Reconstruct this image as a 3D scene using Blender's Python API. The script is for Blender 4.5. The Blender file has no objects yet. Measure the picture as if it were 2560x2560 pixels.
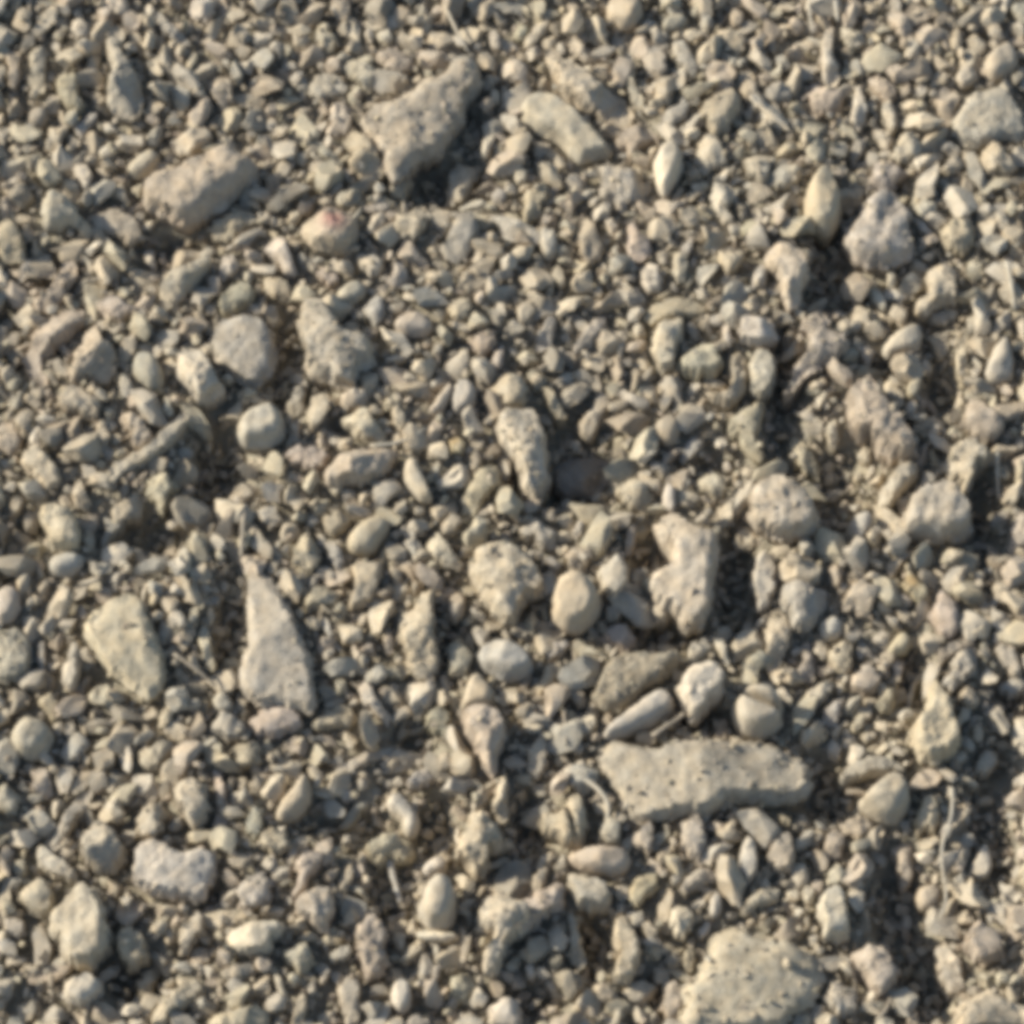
import bpy, math, random
import numpy as np
from mathutils import Vector, Matrix, noise, geometry

random.seed(11); rng = np.random.default_rng(11)
S = bpy.context.scene

# ------------------------------------------------------------------ camera
PITCH = math.radians(63); DIST = 1.75; VIEW = 0.50
FOC = DIST / VIEW                                   # focal length in frame widths
cd = bpy.data.cameras.new('camera'); cam = bpy.data.objects.new('camera', cd)
S.collection.objects.link(cam); S.camera = cam
cam.location = (0, -DIST*math.cos(PITCH), DIST*math.sin(PITCH))
cam.rotation_euler = (math.pi/2 - PITCH, 0, 0)
cd.sensor_fit = 'AUTO'; cd.sensor_width = 36; cd.lens = 36*FOC
cd.clip_start = 0.05; cd.clip_end = 500
CAM = np.array(cam.location)
FWD = np.array([0, math.cos(PITCH), -math.sin(PITCH)]); UP = np.array([0, math.sin(PITCH), math.cos(PITCH)])

# ------------------------------------------------------------------ sky, sun, exposure
SUN_EL, SUN_AZ = math.radians(27.5), math.radians(161)    # azimuth of the sun in the xy plane (from the left, a little from beyond)
W = bpy.data.worlds.new('World'); S.world = W; W.use_nodes = True
nt = W.node_tree; nt.nodes.clear()
sky = nt.nodes.new('ShaderNodeTexSky'); sky.sky_type = 'NISHITA'; sky.sun_disc = False
sky.sun_elevation = SUN_EL; sky.sun_rotation = math.pi/2 - SUN_AZ
bg = nt.nodes.new('ShaderNodeBackground'); bg.inputs['Strength'].default_value = 0.085
wo = nt.nodes.new('ShaderNodeOutputWorld')
nt.links.new(sky.outputs[0], bg.inputs[0]); nt.links.new(bg.outputs[0], wo.inputs[0])
sd = bpy.data.lights.new('sun', 'SUN'); sd.energy = 3.9; sd.angle = math.radians(0.5); sd.color = (1.0, 0.94, 0.82)
so = bpy.data.objects.new('sun', sd); S.collection.objects.link(so); so.location = (-2, 1, 2)
sv = Vector((math.cos(SUN_EL)*math.cos(SUN_AZ), math.cos(SUN_EL)*math.sin(SUN_AZ), math.sin(SUN_EL)))
so.rotation_euler = sv.to_track_quat('Z', 'Y').to_euler()
vs = S.view_settings; vs.view_transform = 'Standard'; vs.look = 'None'; vs.gamma = 1; vs.use_curve_mapping = False
vs.exposure = 0.93
S.cycles.filter_width = 6.4

# ------------------------------------------------------------------ pixel of the photograph (2560 grid) -> point on the level z
def at(px, py, z=0.0):
    d = FWD*FOC + np.array([1.0, 0, 0])*(px/2560-.5) - UP*(py/2560-.5)
    t = (z-CAM[2])/d[2]
    return CAM + d*t
def to_px(p):
    v = np.asarray(p)-CAM; w = v@FWD
    return (v[..., 0]/w*FOC+.5)*2560 if v.ndim == 1 else (v[:, 0]/(v@FWD)*FOC+.5)*2560

TONES = {'w': (.56,.505,.415), 'c': (.50,.42,.30), 't': (.42,.34,.24), 'p': (.43,.335,.265), 'g': (.39,.355,.305),
         'o': (.385,.355,.25), 'r': (.335,.335,.30), 'd': (.20,.185,.16), 'b': (.29,.22,.16), 'y': (.47,.39,.24)}

DUST = np.array((.452, .389, .288))                   # the pale dust that lies on everything
TONES = {k: tuple(.34*np.array(v)+.66*DUST*(sum(v)/DUST.sum())**.40) for k, v in TONES.items()}

# ------------------------------------------------------------------ materials
def mat(name, speck=.5, bump=.35, scale=1.0, pore=.4):
    m = bpy.data.materials.new(name); m.use_nodes = True
    n = m.node_tree.nodes; L = m.node_tree.links; n.clear()
    out = n.new('ShaderNodeOutputMaterial'); b = n.new('ShaderNodeBsdfPrincipled')
    b.inputs['Roughness'].default_value = .92; b.inputs['Specular IOR Level'].default_value = .18
    at_ = n.new('ShaderNodeAttribute'); at_.attribute_name = 'tint'
    geo = n.new('ShaderNodeNewGeometry')
    def nz(sc, det, rough=.6):
        t = n.new('ShaderNodeTexNoise'); t.inputs['Scale'].default_value = sc*scale
        t.inputs['Detail'].default_value = det; t.inputs['Roughness'].default_value = rough
        L.new(geo.outputs['Position'], t.inputs['Vector']); return t
    def ramp(src, a, b_, lo, hi):
        r = n.new('ShaderNodeMapRange'); r.inputs[1].default_value = a; r.inputs[2].default_value = b_
        r.inputs[3].default_value = lo; r.inputs[4].default_value = hi; L.new(src, r.inputs[0]); return r.outputs[0]
    def mul(c, f):
        x = n.new('ShaderNodeVectorMath'); x.operation = 'MULTIPLY' if not isinstance(f, float) else 'SCALE'
        L.new(c, x.inputs[0]); L.new(f, x.inputs[1]); return x.outputs[0]
    big = nz(95, 4); fine = nz(900, 3, .7); hue = nz(140, 3)
    v = n.new('ShaderNodeTexVoronoi'); v.inputs['Scale'].default_value = 520*scale
    L.new(geo.outputs['Position'], v.inputs['Vector'])
    # warm / cool mineral mottling
    mixc = n.new('ShaderNodeMix'); mixc.data_type = 'RGBA'
    mixc.inputs[6].default_value = (.975, .995, 1.02, 1); mixc.inputs[7].default_value = (1.04, 1.0, .94, 1)
    L.new(ramp(hue.outputs[0], .35, .65, 0, 1), mixc.inputs[0])
    c = mul(at_.outputs['Color'], mixc.outputs[2])
    f1 = ramp(big.outputs[0], .3, .7, 1-.22*speck*1.4, 1+.16*speck*1.4)
    f2 = ramp(fine.outputs[0], .35, .62, 1-.30*speck, 1+.12*speck)
    f3 = ramp(v.outputs['Distance'], .06, .24, 1-pore*.6, 1.0)
    m1 = n.new('ShaderNodeMath'); m1.operation = 'MULTIPLY'; L.new(f1, m1.inputs[0]); L.new(f2, m1.inputs[1])
    m2 = n.new('ShaderNodeMath'); m2.operation = 'MULTIPLY'; L.new(m1.outputs[0], m2.inputs[0]); L.new(f3, m2.inputs[1])
    sc_ = n.new('ShaderNodeVectorMath'); sc_.operation = 'SCALE'; L.new(c, sc_.inputs[0]); L.new(m2.outputs[0], sc_.inputs['Scale'])
    L.new(sc_.outputs[0], b.inputs['Base Color'])
    ad = n.new('ShaderNodeMath'); ad.operation = 'ADD'; L.new(big.outputs[0], ad.inputs[0])
    k = n.new('ShaderNodeMath'); k.operation = 'MULTIPLY'; k.inputs[1].default_value = .35; L.new(fine.outputs[0], k.inputs[0]); L.new(k.outputs[0], ad.inputs[1])
    bp = n.new('ShaderNodeBump'); bp.inputs['Strength'].default_value = bump; bp.inputs['Distance'].default_value = .004
    L.new(ad.outputs[0], bp.inputs['Height']); L.new(bp.outputs[0], b.inputs['Normal'])
    L.new(b.outputs[0], out.inputs[0]); return m
M_SMOOTH = mat('smooth_limestone', .5, .4, .9, .06)
M_STONE = mat('weathered_limestone', .7, .7, 1.0, .06)
M_ROUGH = mat('crusted_conglomerate', 1.0, .62, 1.25, .06)
M_GRAVEL = mat('crushed_gravel', .7, .5, 1.3, .2)
M_SOIL = mat('dusty_earth', .9, .9, 1.6, .3)
M_STALK = mat('bleached_straw', .5, .15, 1.0, .0)

def mesh_obj(name, V, F, tint, m, smooth=True, loc=None, crease=None):
    V = np.asarray(V, np.float32); F = np.asarray(F, np.int32)
    me = bpy.data.meshes.new(name); k = F.shape[1]
    me.vertices.add(len(V)); me.vertices.foreach_set('co', (V if loc is None else V-np.asarray(loc, np.float32)).ravel())
    me.loops.add(F.size); me.loops.foreach_set('vertex_index', F.ravel())
    me.polygons.add(len(F)); me.polygons.foreach_set('loop_start', np.arange(0, F.size, k, dtype=np.int32))
    me.polygons.foreach_set('loop_total', np.full(len(F), k, np.int32))
    me.polygons.foreach_set('use_smooth', np.full(len(F), smooth))
    me.update(calc_edges=True)
    ca = me.color_attributes.new('tint', 'FLOAT_COLOR', 'POINT')
    T = np.ones((len(V), 4), np.float32); T[:, :3] = tint; ca.data.foreach_set('color', T.ravel())
    me.materials.append(m)
    if crease: me.set_sharp_from_angle(angle=math.radians(crease))
    o = bpy.data.objects.new(name, me); S.collection.objects.link(o)
    if loc is not None: o.location = loc
    return o

# ------------------------------------------------------------------ lie of the land: gentle swells and the hollows between the stones
HOLLOWS = []                                         # x, y, rx, ry, depth in metres
for fx, fy, rx, ry, d in ((830,340,75,55,9),(885,240,32,55,6),(340,455,55,25,6),(285,500,32,20,7),(1575,505,40,55,11),(1565,565,35,28,8),
        (535,655,30,65,9),(590,745,32,24,7),(408,872,42,82,13),(275,1010,58,38,11),(1085,820,68,52,12),(1065,905,80,45,9),(1480,705,28,85,11),
        (1475,845,30,60,9),(1350,870,48,38,9),(1575,880,48,46,12),(1600,945,55,38,12),(1775,725,28,58,10),(1852,965,28,75,12),(1392,1085,28,85,13),
        (1250,1192,62,28,10),(1230,1045,30,40,9),(432,1180,24,80,10),(1552,1480,45,48,12),(1722,1270,24,58,9),(820,1560,30,60,11),(690,1560,50,38,9),
        (1000,1560,28,50,10),(742,1680,36,62,11),(1122,1780,24,58,11),(1700,1730,38,95,14),(1755,1835,38,55,13),(1872,1560,36,90,11),(1000,1885,55,28,9),
        (780,1385,30,30,8),(255,1840,40,38,9),(1905,1335,28,40,9),(1885,1445,30,40,9),(1240,1870,40,30,6),(520,745,20,40,6),(1300,880,40,25,6),
        (1560,430,26,60,8),(1385,1150,30,30,7),(110,510,30,35,6),(20,610,30,40,6),(60,1000,25,30,6),(10,1075,20,40,7),(610,1560,40,30,6),(860,1640,18,50,6),
        (1000,1590,20,30,6),(850,1240,14,60,5),(575,1440,30,25,5),(1660,700,25,40,6),(1740,620,40,30,7),(1620,300,25,40,5),(1690,370,25,40,5),(1330,1350,40,25,8),
        (160,1290,25,20,4),(400,1700,20,40,6),(370,1790,30,20,6),(900,1060,20,20,3),(455,1460,25,25,5),(750,1480,30,30,6),(1590,1000,40,28,7),(640,810,18,22,6),(730,790,18,14,4)):
    c = at(fx*1.3251, fy*1.3251); HOLLOWS.append((c[0], c[1], rx*.000262*1.15, ry*.000262*1.2, max(d*.0015, .85*rx*.000262*1.15)))
HOL = np.array(HOLLOWS)
_gx = np.linspace(0, 1, 64, endpoint=False)
_ph = rng.uniform(0, 2*math.pi, (40, 2)); _fr = rng.normal(0, 1, (40, 2))*28
def land(x, y):
    x = np.asarray(x, float); y = np.asarray(y, float)
    h = sum(np.sin(f[0]*x+f[1]*y+p[0]) for f, p in zip(_fr[:18], _ph[:18]))*.0009
    for hx, hy, rx, ry, d in HOLLOWS:
        q = ((x-hx)/rx)**2+((y-hy)/ry)**2
        h = np.where(q < 4, h-np.clip(d+np.minimum(h, 0)*.8, 0, d)*np.exp(-(q**1.7)*.6), h)
    return h

# ---- the stones as they lie: tone, height, look, outline (tenths of a 640 px field of the photograph scaled to 1932)
DATA = """
@0 0
g 1.0 pale grey pear-shaped stone with a knobbed head = pear-shaped stone with the knobbed head : 80,29 83,21 90,19 95,23 92,30 89,38 96,43 101,51 105,62 108,72 106,82 100,88 92,88 85,83 81,74 82,64 85,56 84,47 81,39
o .9 olive kite-shaped stone : 42,62 47,57 56,55 60,62 59,72 64,79 61,86 55,83 48,77 42,69
g .8 slanted pale grey splinter : 116,11 120,8 126,15 134,22 142,30 144,35 137,33 127,27 119,19
c .7 yellowish lozenge-shaped stone : 127,109 134,104 145,98 156,96 161,100 160,106 152,113 143,117 134,116 129,113
c .8 cream oval stone : 94,127 101,122 109,115 118,113 121,119 119,125 111,132 105,135 98,133
p .9 long pinkish grey slab with a pale blunt left end = long pinkish grey slab : 108,148 111,139 119,134 132,131 145,123 160,118 170,114 180,119 193,121 196,130 188,138 178,145 170,155 156,161 143,167 130,166 118,160 110,156
w .8 white hooked chip : 55,128 59,121 66,123 70,133 69,142 65,147 61,139 57,133
w .8 small white angular chip : 82,142 88,138 94,140 95,146 99,152 97,156 90,151 84,147
o 1.0 rounded olive lump with a lit left side = rounded olive lump : 31,156 35,148 43,144 51,148 56,156 63,164 61,170 50,169 43,174 37,172 31,165
t .4 broad flat tan stone : 64,164 76,161 90,156 98,162 108,170 107,180 98,185 88,180 78,176 70,174
g .7 pale squarish pebble : 53,16 60,13 66,18 71,24 69,30 61,32 54,28
c .7 cream lump cut by the top edge : 74,6 82,-3 96,-3 99,8 96,17 87,13 80,19 75,15
g .7 grey triangular chip : 124,33 129,36 130,46 133,56 128,61 121,52 114,46 120,42
c .8 small cream curved chip : 141,45 147,38 150,43 145,53 144,62 139,60
p .6 pinkish tan lump : 159,62 166,56 175,59 178,69 176,78 169,83 161,76 158,69
c .8 cream wedge pebble : 38,96 49,97 50,102 45,111 40,117 34,112
p .7 upright pinkish sliver : 3,42 10,36 15,40 15,60 10,69 6,64 7,50
o .6 upright olive rod : 22,54 23,40 32,35 36,40 34,56 34,70 28,72 21,64
g .7 grey diamond-shaped chip : 109,104 117,96 124,93 121,105 118,111 110,109
g .6 slanted grey wedge : 56,96 64,88 73,83 74,90 66,99 60,106
b .8 brownish round pebble : 21,85 29,80 37,83 35,93 30,97 21,93
t .6 rough tan lump : 157,172 168,164 180,158 193,160 196,170 185,174 178,179 169,183 160,178
w .8 white wedge cut by the top edge : 148,-2 164,-2 161,9 156,18 149,14 140,9
g .7 pale stone cut by the left edge : -2,96 6,96 8,101 3,111 -2,113
o .6 olive arrowhead stone : 8,117 18,119 32,114 30,125 24,135 19,127
t .7 blocky tan stone : 0,168 8,165 16,175 20,186 16,198 2,196 -4,185
w .7 small white hooked pebble : 72,113 80,110 90,112 88,116 80,121 74,118
@1 0
t .65 large rough tan block with a narrow upper right end and broad shadow = large rough tan block : 76,92 88,78 104,75 118,68 128,61 142,58 146,50 156,46 168,48 172,60 166,72 158,76 158,88 152,100 144,108 138,116 122,120 112,130 104,135 98,128 92,114 84,103
t .6 crumbly tan lump : 70,100 78,96 86,104 94,113 98,128 94,134 88,139 78,134 70,127 74,116 66,110
c .6 rough yellowish stone : 56,80 64,76 70,80 74,90 72,98 64,104 54,102 55,92
g .5 flat pale grey stone : 37,67 46,58 56,55 66,60 71,68 67,74 56,74 48,76 41,71
p .8 pinkish cream stone with a small red patch = stone with the red patch : 30,173 40,166 50,158 62,156 72,158 77,166 76,178 70,187 58,190 46,186 37,179
c 1.0 cream wedge : 96,145 104,136 112,132 118,137 115,145 110,152 104,152
c .9 mottled cream leaf-shaped stone = mottled cream leaf-shaped stone : 147,130 154,124 164,126 172,121 174,128 168,138 162,148 158,155 150,159 141,157 144,148 145,138
w .9 pale leaning oval pebble : 171,104 178,100 182,104 178,114 174,121 169,117
c .8 rough cream lump : 101,172 106,163 116,160 124,155 130,158 130,170 124,176 120,183 110,180
o .7 olive tan angular stone : 64,50 72,46 80,48 90,52 94,58 90,66 86,73 78,66 70,58
p .6 flat pinkish stone : 88,42 98,38 110,40 120,46 116,54 108,58 98,54
w 1.0 small white nugget : 91,26 97,21 103,26 104,32 98,34 93,30
t .7 rough tan pebble : 46,18 52,16 58,24 62,32 58,39 50,40 42,36 44,28
t .7 tan upright stone cut by the top edge : 56,-2 70,-2 72,8 70,16 64,19 58,14
p .7 pinkish round pebble : 102,10 108,3 116,6 119,14 114,20 106,19 103,15
w .9 small white upright chip : 175,25 180,22 185,30 184,38 178,36
g .9 lilac grey bead-like pebble : 176,68 182,67 185,74 182,81 177,78
w .9 bright white bent chip = bright white bent chip : 5,184 14,180 21,178 25,188 30,200 29,208 22,206 17,196 8,190
r .7 bluish white sliver : 42,108 48,106 56,114 64,120 66,126 58,124 48,116
g .7 small greyish lump : 61,148 68,144 78,142 81,148 74,155 66,158 61,154
g .6 flat pale flake : 80,156 90,154 102,153 100,159 90,162 82,160
r .6 oblong bluish grey stone : 150,165 160,160 170,170 165,184 158,196 146,196 138,188 145,178
g .8 pale grey chip : 177,146 184,142 191,146 186,155 180,152
@2 0
c .6 cream angular stone : -8,48 2,42 10,46 15,60 14,65 4,63 -6,62
c .85 long cream finger-like stone pointing to the lower right = long cream finger-like stone : 24,37 30,34 38,42 50,52 62,62 74,68 84,74 90,84 90,94 82,97 74,92 62,85 52,80 42,74 36,68 32,56 27,46
g .7 smooth grey slab with a rounded upper left end = smooth grey slab : 8,78 14,71 22,69 34,73 44,80 54,88 60,96 68,104 76,114 74,119 62,118 52,122 46,118 38,108 30,104 18,100 10,92 7,84
t .9 rounded tan stone cut by the top edge, dark below = rounded tan stone at the top edge : 70,-3 100,-3 99,10 95,18 90,21 82,19 72,14
o .8 pale olive oval pebble : 112,18 118,12 128,11 134,15 130,21 120,25 113,24
w 1.2 smooth cream teardrop pebble standing in its shadow = smooth cream teardrop pebble : 106,122 112,112 120,107 128,113 129,124 126,132 121,141 116,146 111,142 108,132
p .7 pinkish three-cornered stone : 78,106 84,98 94,94 104,97 110,104 104,109 96,112 92,119 89,122 86,113 80,112
t .7 pale tan five-sided stone = pale tan five-sided stone : 141,82 148,76 158,70 166,66 172,74 173,84 166,92 162,98 154,102 148,98 143,90
c .6 yellowish cream upright stone : 150,100 156,106 161,116 164,124 158,128 150,126 144,133 140,126 140,112 144,104
w .8 long pale upright splinter : 86,38 91,40 94,52 92,62 98,72 100,80 96,83 90,76 87,64 86,52
g .6 grey angular stone : 100,38 108,33 115,36 117,48 119,56 112,60 104,58 99,50
g .6 grey oblong stone : 120,32 128,28 134,36 138,46 142,54 136,58 128,52 122,42
g .7 slanted pale bar : 40,30 46,27 54,34 62,40 67,48 60,50 52,46 44,38
p .8 small rosy brown pebble : 164,12 168,5 174,7 176,14 172,21 166,19
t .6 crumbly tan stone : 152,24 164,22 176,28 178,38 170,44 160,38 152,32
t .6 tan leaf-shaped stone : 170,55 180,52 184,60 186,72 192,74 196,80 184,81 176,78 172,66
r .7 bluish grey stone : 111,88 117,84 124,80 130,73 135,80 132,90 122,94 114,96
c .7 cream curved chip : 16,20 24,13 30,17 26,26 18,34 10,37 8,32 14,26
o .7 small olive disc : 1,24 6,19 13,19 14,26 8,31 2,29
c .8 pale faceted pebble : 174,124 182,116 192,118 196,128 192,139 186,137 178,130
g .6 mottled rough grey stone : 66,126 76,122 86,130 96,128 104,140 100,152 90,154 84,163 76,152 68,148 66,136
c .8 cream wedge pointing down : 107,152 114,150 122,154 132,148 134,153 124,160 118,168 113,172 110,164
r .8 thin bluish grey sliver : 121,172 128,166 134,161 135,165 128,172 122,176
w .8 pale upright shard : 152,136 160,138 170,144 168,152 162,158 168,166 166,170 158,166 152,156 150,146
o .8 pale greenish chip : 172,172 180,164 184,168 188,180 184,190 178,184
c .9 small cream bar : 69,166 74,162 79,170 81,176 76,178
p .7 pinkish cream stone : 88,168 94,170 98,178 106,180 104,190 98,198 92,196 86,186
t .6 tan oblong stone : 50,170 56,162 62,168 68,180 70,193 60,200 52,196 49,184
w .8 small white block : 21,174 26,170 33,174 34,184 32,194 24,196 21,186
y .6 greenish yellow lump : 8,146 18,140 26,138 28,148 24,158 16,166 10,170 7,160
g .8 pale round pebble : 0,130 6,125 13,130 11,138 4,140
g .7 dull grey sliver : 134,178 138,180 136,190 130,198 122,200 126,190
@3 0
w 1.3 tall pale bottle-shaped shard = tall pale bottle-shaped shard : 43,22 47,18 50,22 49,34 48,44 53,50 55,57 50,65 45,64 41,56 40,44 40,32
w 1.1 white spindle-shaped chip : 66,68 70,64 72,74 76,84 73,94 69,98 65,96 62,88 64,78
g .9 pale grey shard : 66,100 72,97 77,106 74,114 68,122 64,127 60,120 64,110
p .7 rough rosy tan stone : 30,72 36,62 42,66 50,68 58,70 58,80 50,85 40,87 32,80
t 1.0 smooth pale tan tooth-shaped stone beside a long shadow = smooth tan tooth-shaped stone : 30,138 40,128 44,126 50,136 55,146 56,158 54,168 48,174 40,174 32,170 27,160 28,150
g .7 large crusted grey stone with a pale lower left edge = large crusted grey stone : 74,150 84,146 94,146 102,154 108,164 108,176 112,186 106,196 92,197 78,200 66,196 60,184 60,174 68,164 70,156
g .6 rough grey wedge : 84,118 92,120 98,126 104,130 98,140 92,144 82,140 74,142 78,130
c .9 cream triangular stone : 104,100 111,97 114,104 118,114 112,122 104,121 97,122 92,116 98,108
g .45 broad flat grey slab by the right edge, widest stone up there = broad flat grey slab : 140,92 146,78 152,70 166,68 178,66 186,76 192,84 196,100 190,108 178,104 170,108 158,112 148,110 140,102
t .8 pale rounded tan stone : 162,46 172,36 184,31 189,42 188,52 180,58 170,62 164,56
p .6 pinkish tan angular stone : 125,74 134,64 142,68 146,78 140,90 134,98 130,88
c .8 cream fan-shaped stone with a pointed top = cream fan-shaped stone : 157,124 164,112 170,106 176,112 184,122 188,128 180,133 170,132 162,130
g .8 lilac grey pebble : 131,128 138,118 144,117 150,124 146,130 138,132
c .9 yellowish cream stump : 85,80 92,74 97,84 98,96 94,102 89,96 86,88
p .8 pale pinkish stone : 75,58 82,56 90,62 97,66 98,74 90,78 82,70
t .8 small round tan pebble : 143,54 150,49 157,52 160,60 152,64 146,66 141,60
t .8 upright tan chip : 138,24 143,20 147,28 147,38 142,40 138,34
p .7 irregular pinkish stone : 90,10 98,8 106,14 110,22 106,32 100,28 92,18
g .7 speckled grey wedge : 55,20 62,22 70,24 75,32 68,38 62,38 57,30
r .7 greenish grey pebble : 0,66 8,62 17,66 19,73 12,77 2,79 -4,72
y .8 small yellow cream flake : 4,116 14,107 24,106 26,111 18,116 10,118
g .6 pale grey irregular stone : 0,130 10,124 22,124 26,130 22,138 14,144 4,142 -4,138
w .8 white angular pebble : 110,156 118,149 126,152 128,160 122,166 114,164
t .7 rough tan stone : 132,168 142,166 152,166 158,172 154,184 148,192 138,188 130,180
t .7 tan chip : 150,150 160,143 166,148 164,157 155,158
w .9 white chip : 166,166 172,158 176,162 172,169
t .6 greyish tan stone : 178,166 186,164 194,172 196,186 190,194 182,190 176,178
w .8 white curved flake : 109,164 114,165 120,172 126,176 122,178 114,174
r .5 flat grey stone in the top right corner : 180,4 196,-2 200,20 192,23 186,14
r .6 greenish pale sliver : 123,107 134,106 144,110 148,116 140,118 130,113
/ 4 pale dry stalk running down from the top edge, left of its pair : 31,-4 31,10 34,25
/ 5 pale dry stalk above the tall bottle-shaped shard : 51,-4 51,8 53,16
@0 1
p .9 pinkish grey bent bar = pinkish grey bent bar : 46,6 52,2 58,6 57,16 52,24 50,32 44,38 36,42 28,42 24,36 26,32 34,30 40,22 44,14
g .8 pale slanted sliver : 18,4 24,1 26,5 22,14 16,20 13,17
c 1.1 cream club-shaped stone with a narrow upper right end = cream club-shaped stone : 158,-2 160,4 152,14 148,20 142,28 134,35 126,39 120,34 119,27 124,18 130,14 140,10 148,2
w .8 pinkish white angular chip : 168,0 176,0 182,8 176,14 168,19 165,14
o .7 pale olive kite-shaped stone : 164,34 172,26 182,18 190,22 194,30 188,38 178,42 170,47 166,42
w .9 white bent chip : 107,-4 116,-6 117,4 119,12 124,16 118,14 110,8
p .9 brownish horseshoe-curved stone = brownish horseshoe-curved stone : 28,52 38,45 50,41 64,41 64,48 58,54 52,62 44,68 38,72 32,76 30,84 36,92 35,99 28,96 22,90 18,82 18,76 22,68 24,60
t .8 tan three-lobed lump = tan three-lobed lump : 68,54 74,52 77,58 80,66 88,72 90,80 86,88 80,93 70,92 60,94 54,96 53,84 56,74 62,68 64,60
r .9 rounded greenish grey pebble between two pale stones = rounded greenish grey pebble : 102,76 110,73 118,77 122,84 124,94 118,100 110,98 104,92 99,86
w .9 bright greenish white chip : 90,92 95,88 98,94 102,102 96,106 91,104
w 1.15 bright white angular block with a wedge-shaped foot = bright white angular block : 132,80 140,74 148,70 154,74 160,84 166,94 171,102 164,103 156,108 150,109 146,104 139,98 134,90
c .8 small cream cap-shaped pebble : 142,62 148,56 153,60 152,68 146,70
p .6 pale pinkish flat flake : 72,36 78,32 88,30 96,36 104,38 104,46 96,46 90,52 82,46 74,41
t .7 rough tan slab : 44,104 54,98 62,100 70,108 77,106 77,118 74,125 66,123 58,118 48,118 43,112
o .8 small pale olive pebble : 6,110 12,104 18,103 19,110 14,118 8,118
p .6 peach stone cut by the left edge : -2,124 6,124 14,132 18,138 16,146 8,150 -2,148
c .7 pale greenish cream leaf-shaped slab = greenish cream leaf-shaped slab : 14,154 22,146 32,144 38,152 46,162 48,168 42,174 37,178 32,172 26,164 18,160
p .8 peach cream upright stone : 56,172 60,167 65,176 69,186 66,192 58,190 54,182
w .8 white hooked flake : 12,172 20,169 26,176 30,183 24,183 18,177
c .9 long pale diagonal stick-like stone above a dark hollow = long pale stick-like stone : 140,117 142,122 134,134 126,144 118,152 108,158 98,160 90,166 84,172 80,166 82,158 92,154 104,150 114,142 122,132 132,122
t .7 angular tan lump : 88,122 98,118 106,120 112,130 117,138 112,144 104,148 97,142 102,132 96,130
w .9 small white spike : 124,105 128,108 131,118 128,122 122,116
w 1.2 bright white bead in deep shadow = bright white bead : 153,142 158,137 162,142 161,148 158,152 154,149
g .9 smooth pale grey rounded stone beside a dark hollow = smooth pale grey rounded stone : 178,128 184,120 192,116 204,110 212,118 216,130 214,138 204,142 192,143 182,142
o .7 pale olive lump : 110,170 120,164 132,168 133,176 128,184 124,196 118,190 112,180
w .9 small white round pebble : 174,184 179,180 184,185 180,190
t .6 tan cream stone : 84,192 92,186 104,178 108,186 106,196 96,200 86,202
r .7 small bluish pebble by the left edge : 0,50 8,46 13,50 10,58 2,56
g .5 large dull olive stone with a dark right edge = large dull olive stone : 158,58 166,50 178,48 190,46 200,50 208,58 210,72 206,86 198,96 188,98 176,92 166,82 160,72
@1 1
c .9 large crumbly cream stone = large crumbly cream stone : 34,36 44,34 52,38 60,46 64,56 72,60 84,62 90,70 86,80 76,88 76,98 64,100 58,94 44,90 38,84 36,72 32,60 33,48
p .8 pinkish grey oval stone = pinkish grey oval stone : 103,50 112,45 124,42 132,48 136,56 128,61 114,60 106,57
p .7 pinkish rough pebble : 44,12 54,8 62,14 64,20 56,23 48,20
w .7 pinkish white faceted stone : 74,-2 90,-2 97,6 94,13 86,13 78,8
o .7 rounded olive pebble : 62,26 70,20 80,19 84,26 78,34 68,37 60,36
r .8 pale greenish three-pointed chip : 78,40 86,36 92,28 97,32 98,42 97,50 90,54 86,48
g .8 pale grey bent chip : 104,6 110,2 114,10 116,16 108,23 102,22 98,18 104,14
c .8 cream sloping wedge with a pale stalk at its foot = cream sloping wedge : 62,124 72,120 82,114 88,122 94,130 100,138 96,142 86,140 76,138 72,130 66,128
c 1.0 upright cream peg : 102,116 108,112 114,120 112,130 109,134 104,126
c .9 pale diagonal oval pebble : 132,114 138,106 146,94 149,98 147,108 140,118 132,122 130,118
r .8 round greenish pebble : 150,96 158,92 166,98 168,108 160,118 150,120 146,112
t .8 tan triangular pebble : 176,100 184,94 192,90 202,92 206,102 202,112 192,116 184,112
c 1.25 pale pinkish lump on the left of a deep shadow = pale pinkish lump by the deep shadow : 178,128 188,118 202,116 214,122 220,138 221,158 218,178 210,188 202,178 198,160 188,148
p .8 arched brownish stone = arched brownish stone : 50,164 58,156 68,149 80,145 94,143 104,146 106,154 102,162 92,168 80,172 68,168 60,174 54,170
c 1.2 smooth cream oval pebble tilted to the left = smooth cream oval pebble : 111,162 113,155 118,152 123,157 126,166 131,176 134,184 128,185 120,180 113,172
p .5 pinkish tan flat stone : 22,150 30,142 42,144 52,146 58,150 50,158 44,162 34,158 26,156
w .8 small bright cream chip : 55,176 62,170 68,168 66,176 60,181
y .7 yellowish cream crumbly stone = yellowish cream crumbly stone : 160,176 166,162 174,156 184,162 186,172 178,180 170,188 164,196 156,194 156,184
g .7 pale forked chip : 24,112 30,100 36,95 38,102 36,112 40,118 32,120 24,120
c .6 pale rough cap-shaped stone : 64,106 74,100 84,102 86,108 80,114 70,118 64,116
p .8 rosy triangular pebble : 160,64 170,58 180,56 182,64 176,72 168,76 164,70
w .9 white upright chip : 182,70 187,66 188,76 184,86 179,86 178,78
t .6 pinkish tan stone : 144,40 152,32 160,30 164,38 160,48 150,50
c .8 small cream pebble : 118,68 122,64 125,70 123,76 118,75
g .8 small lilac white chip : 132,72 138,62 142,66 140,74 134,76
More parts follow.
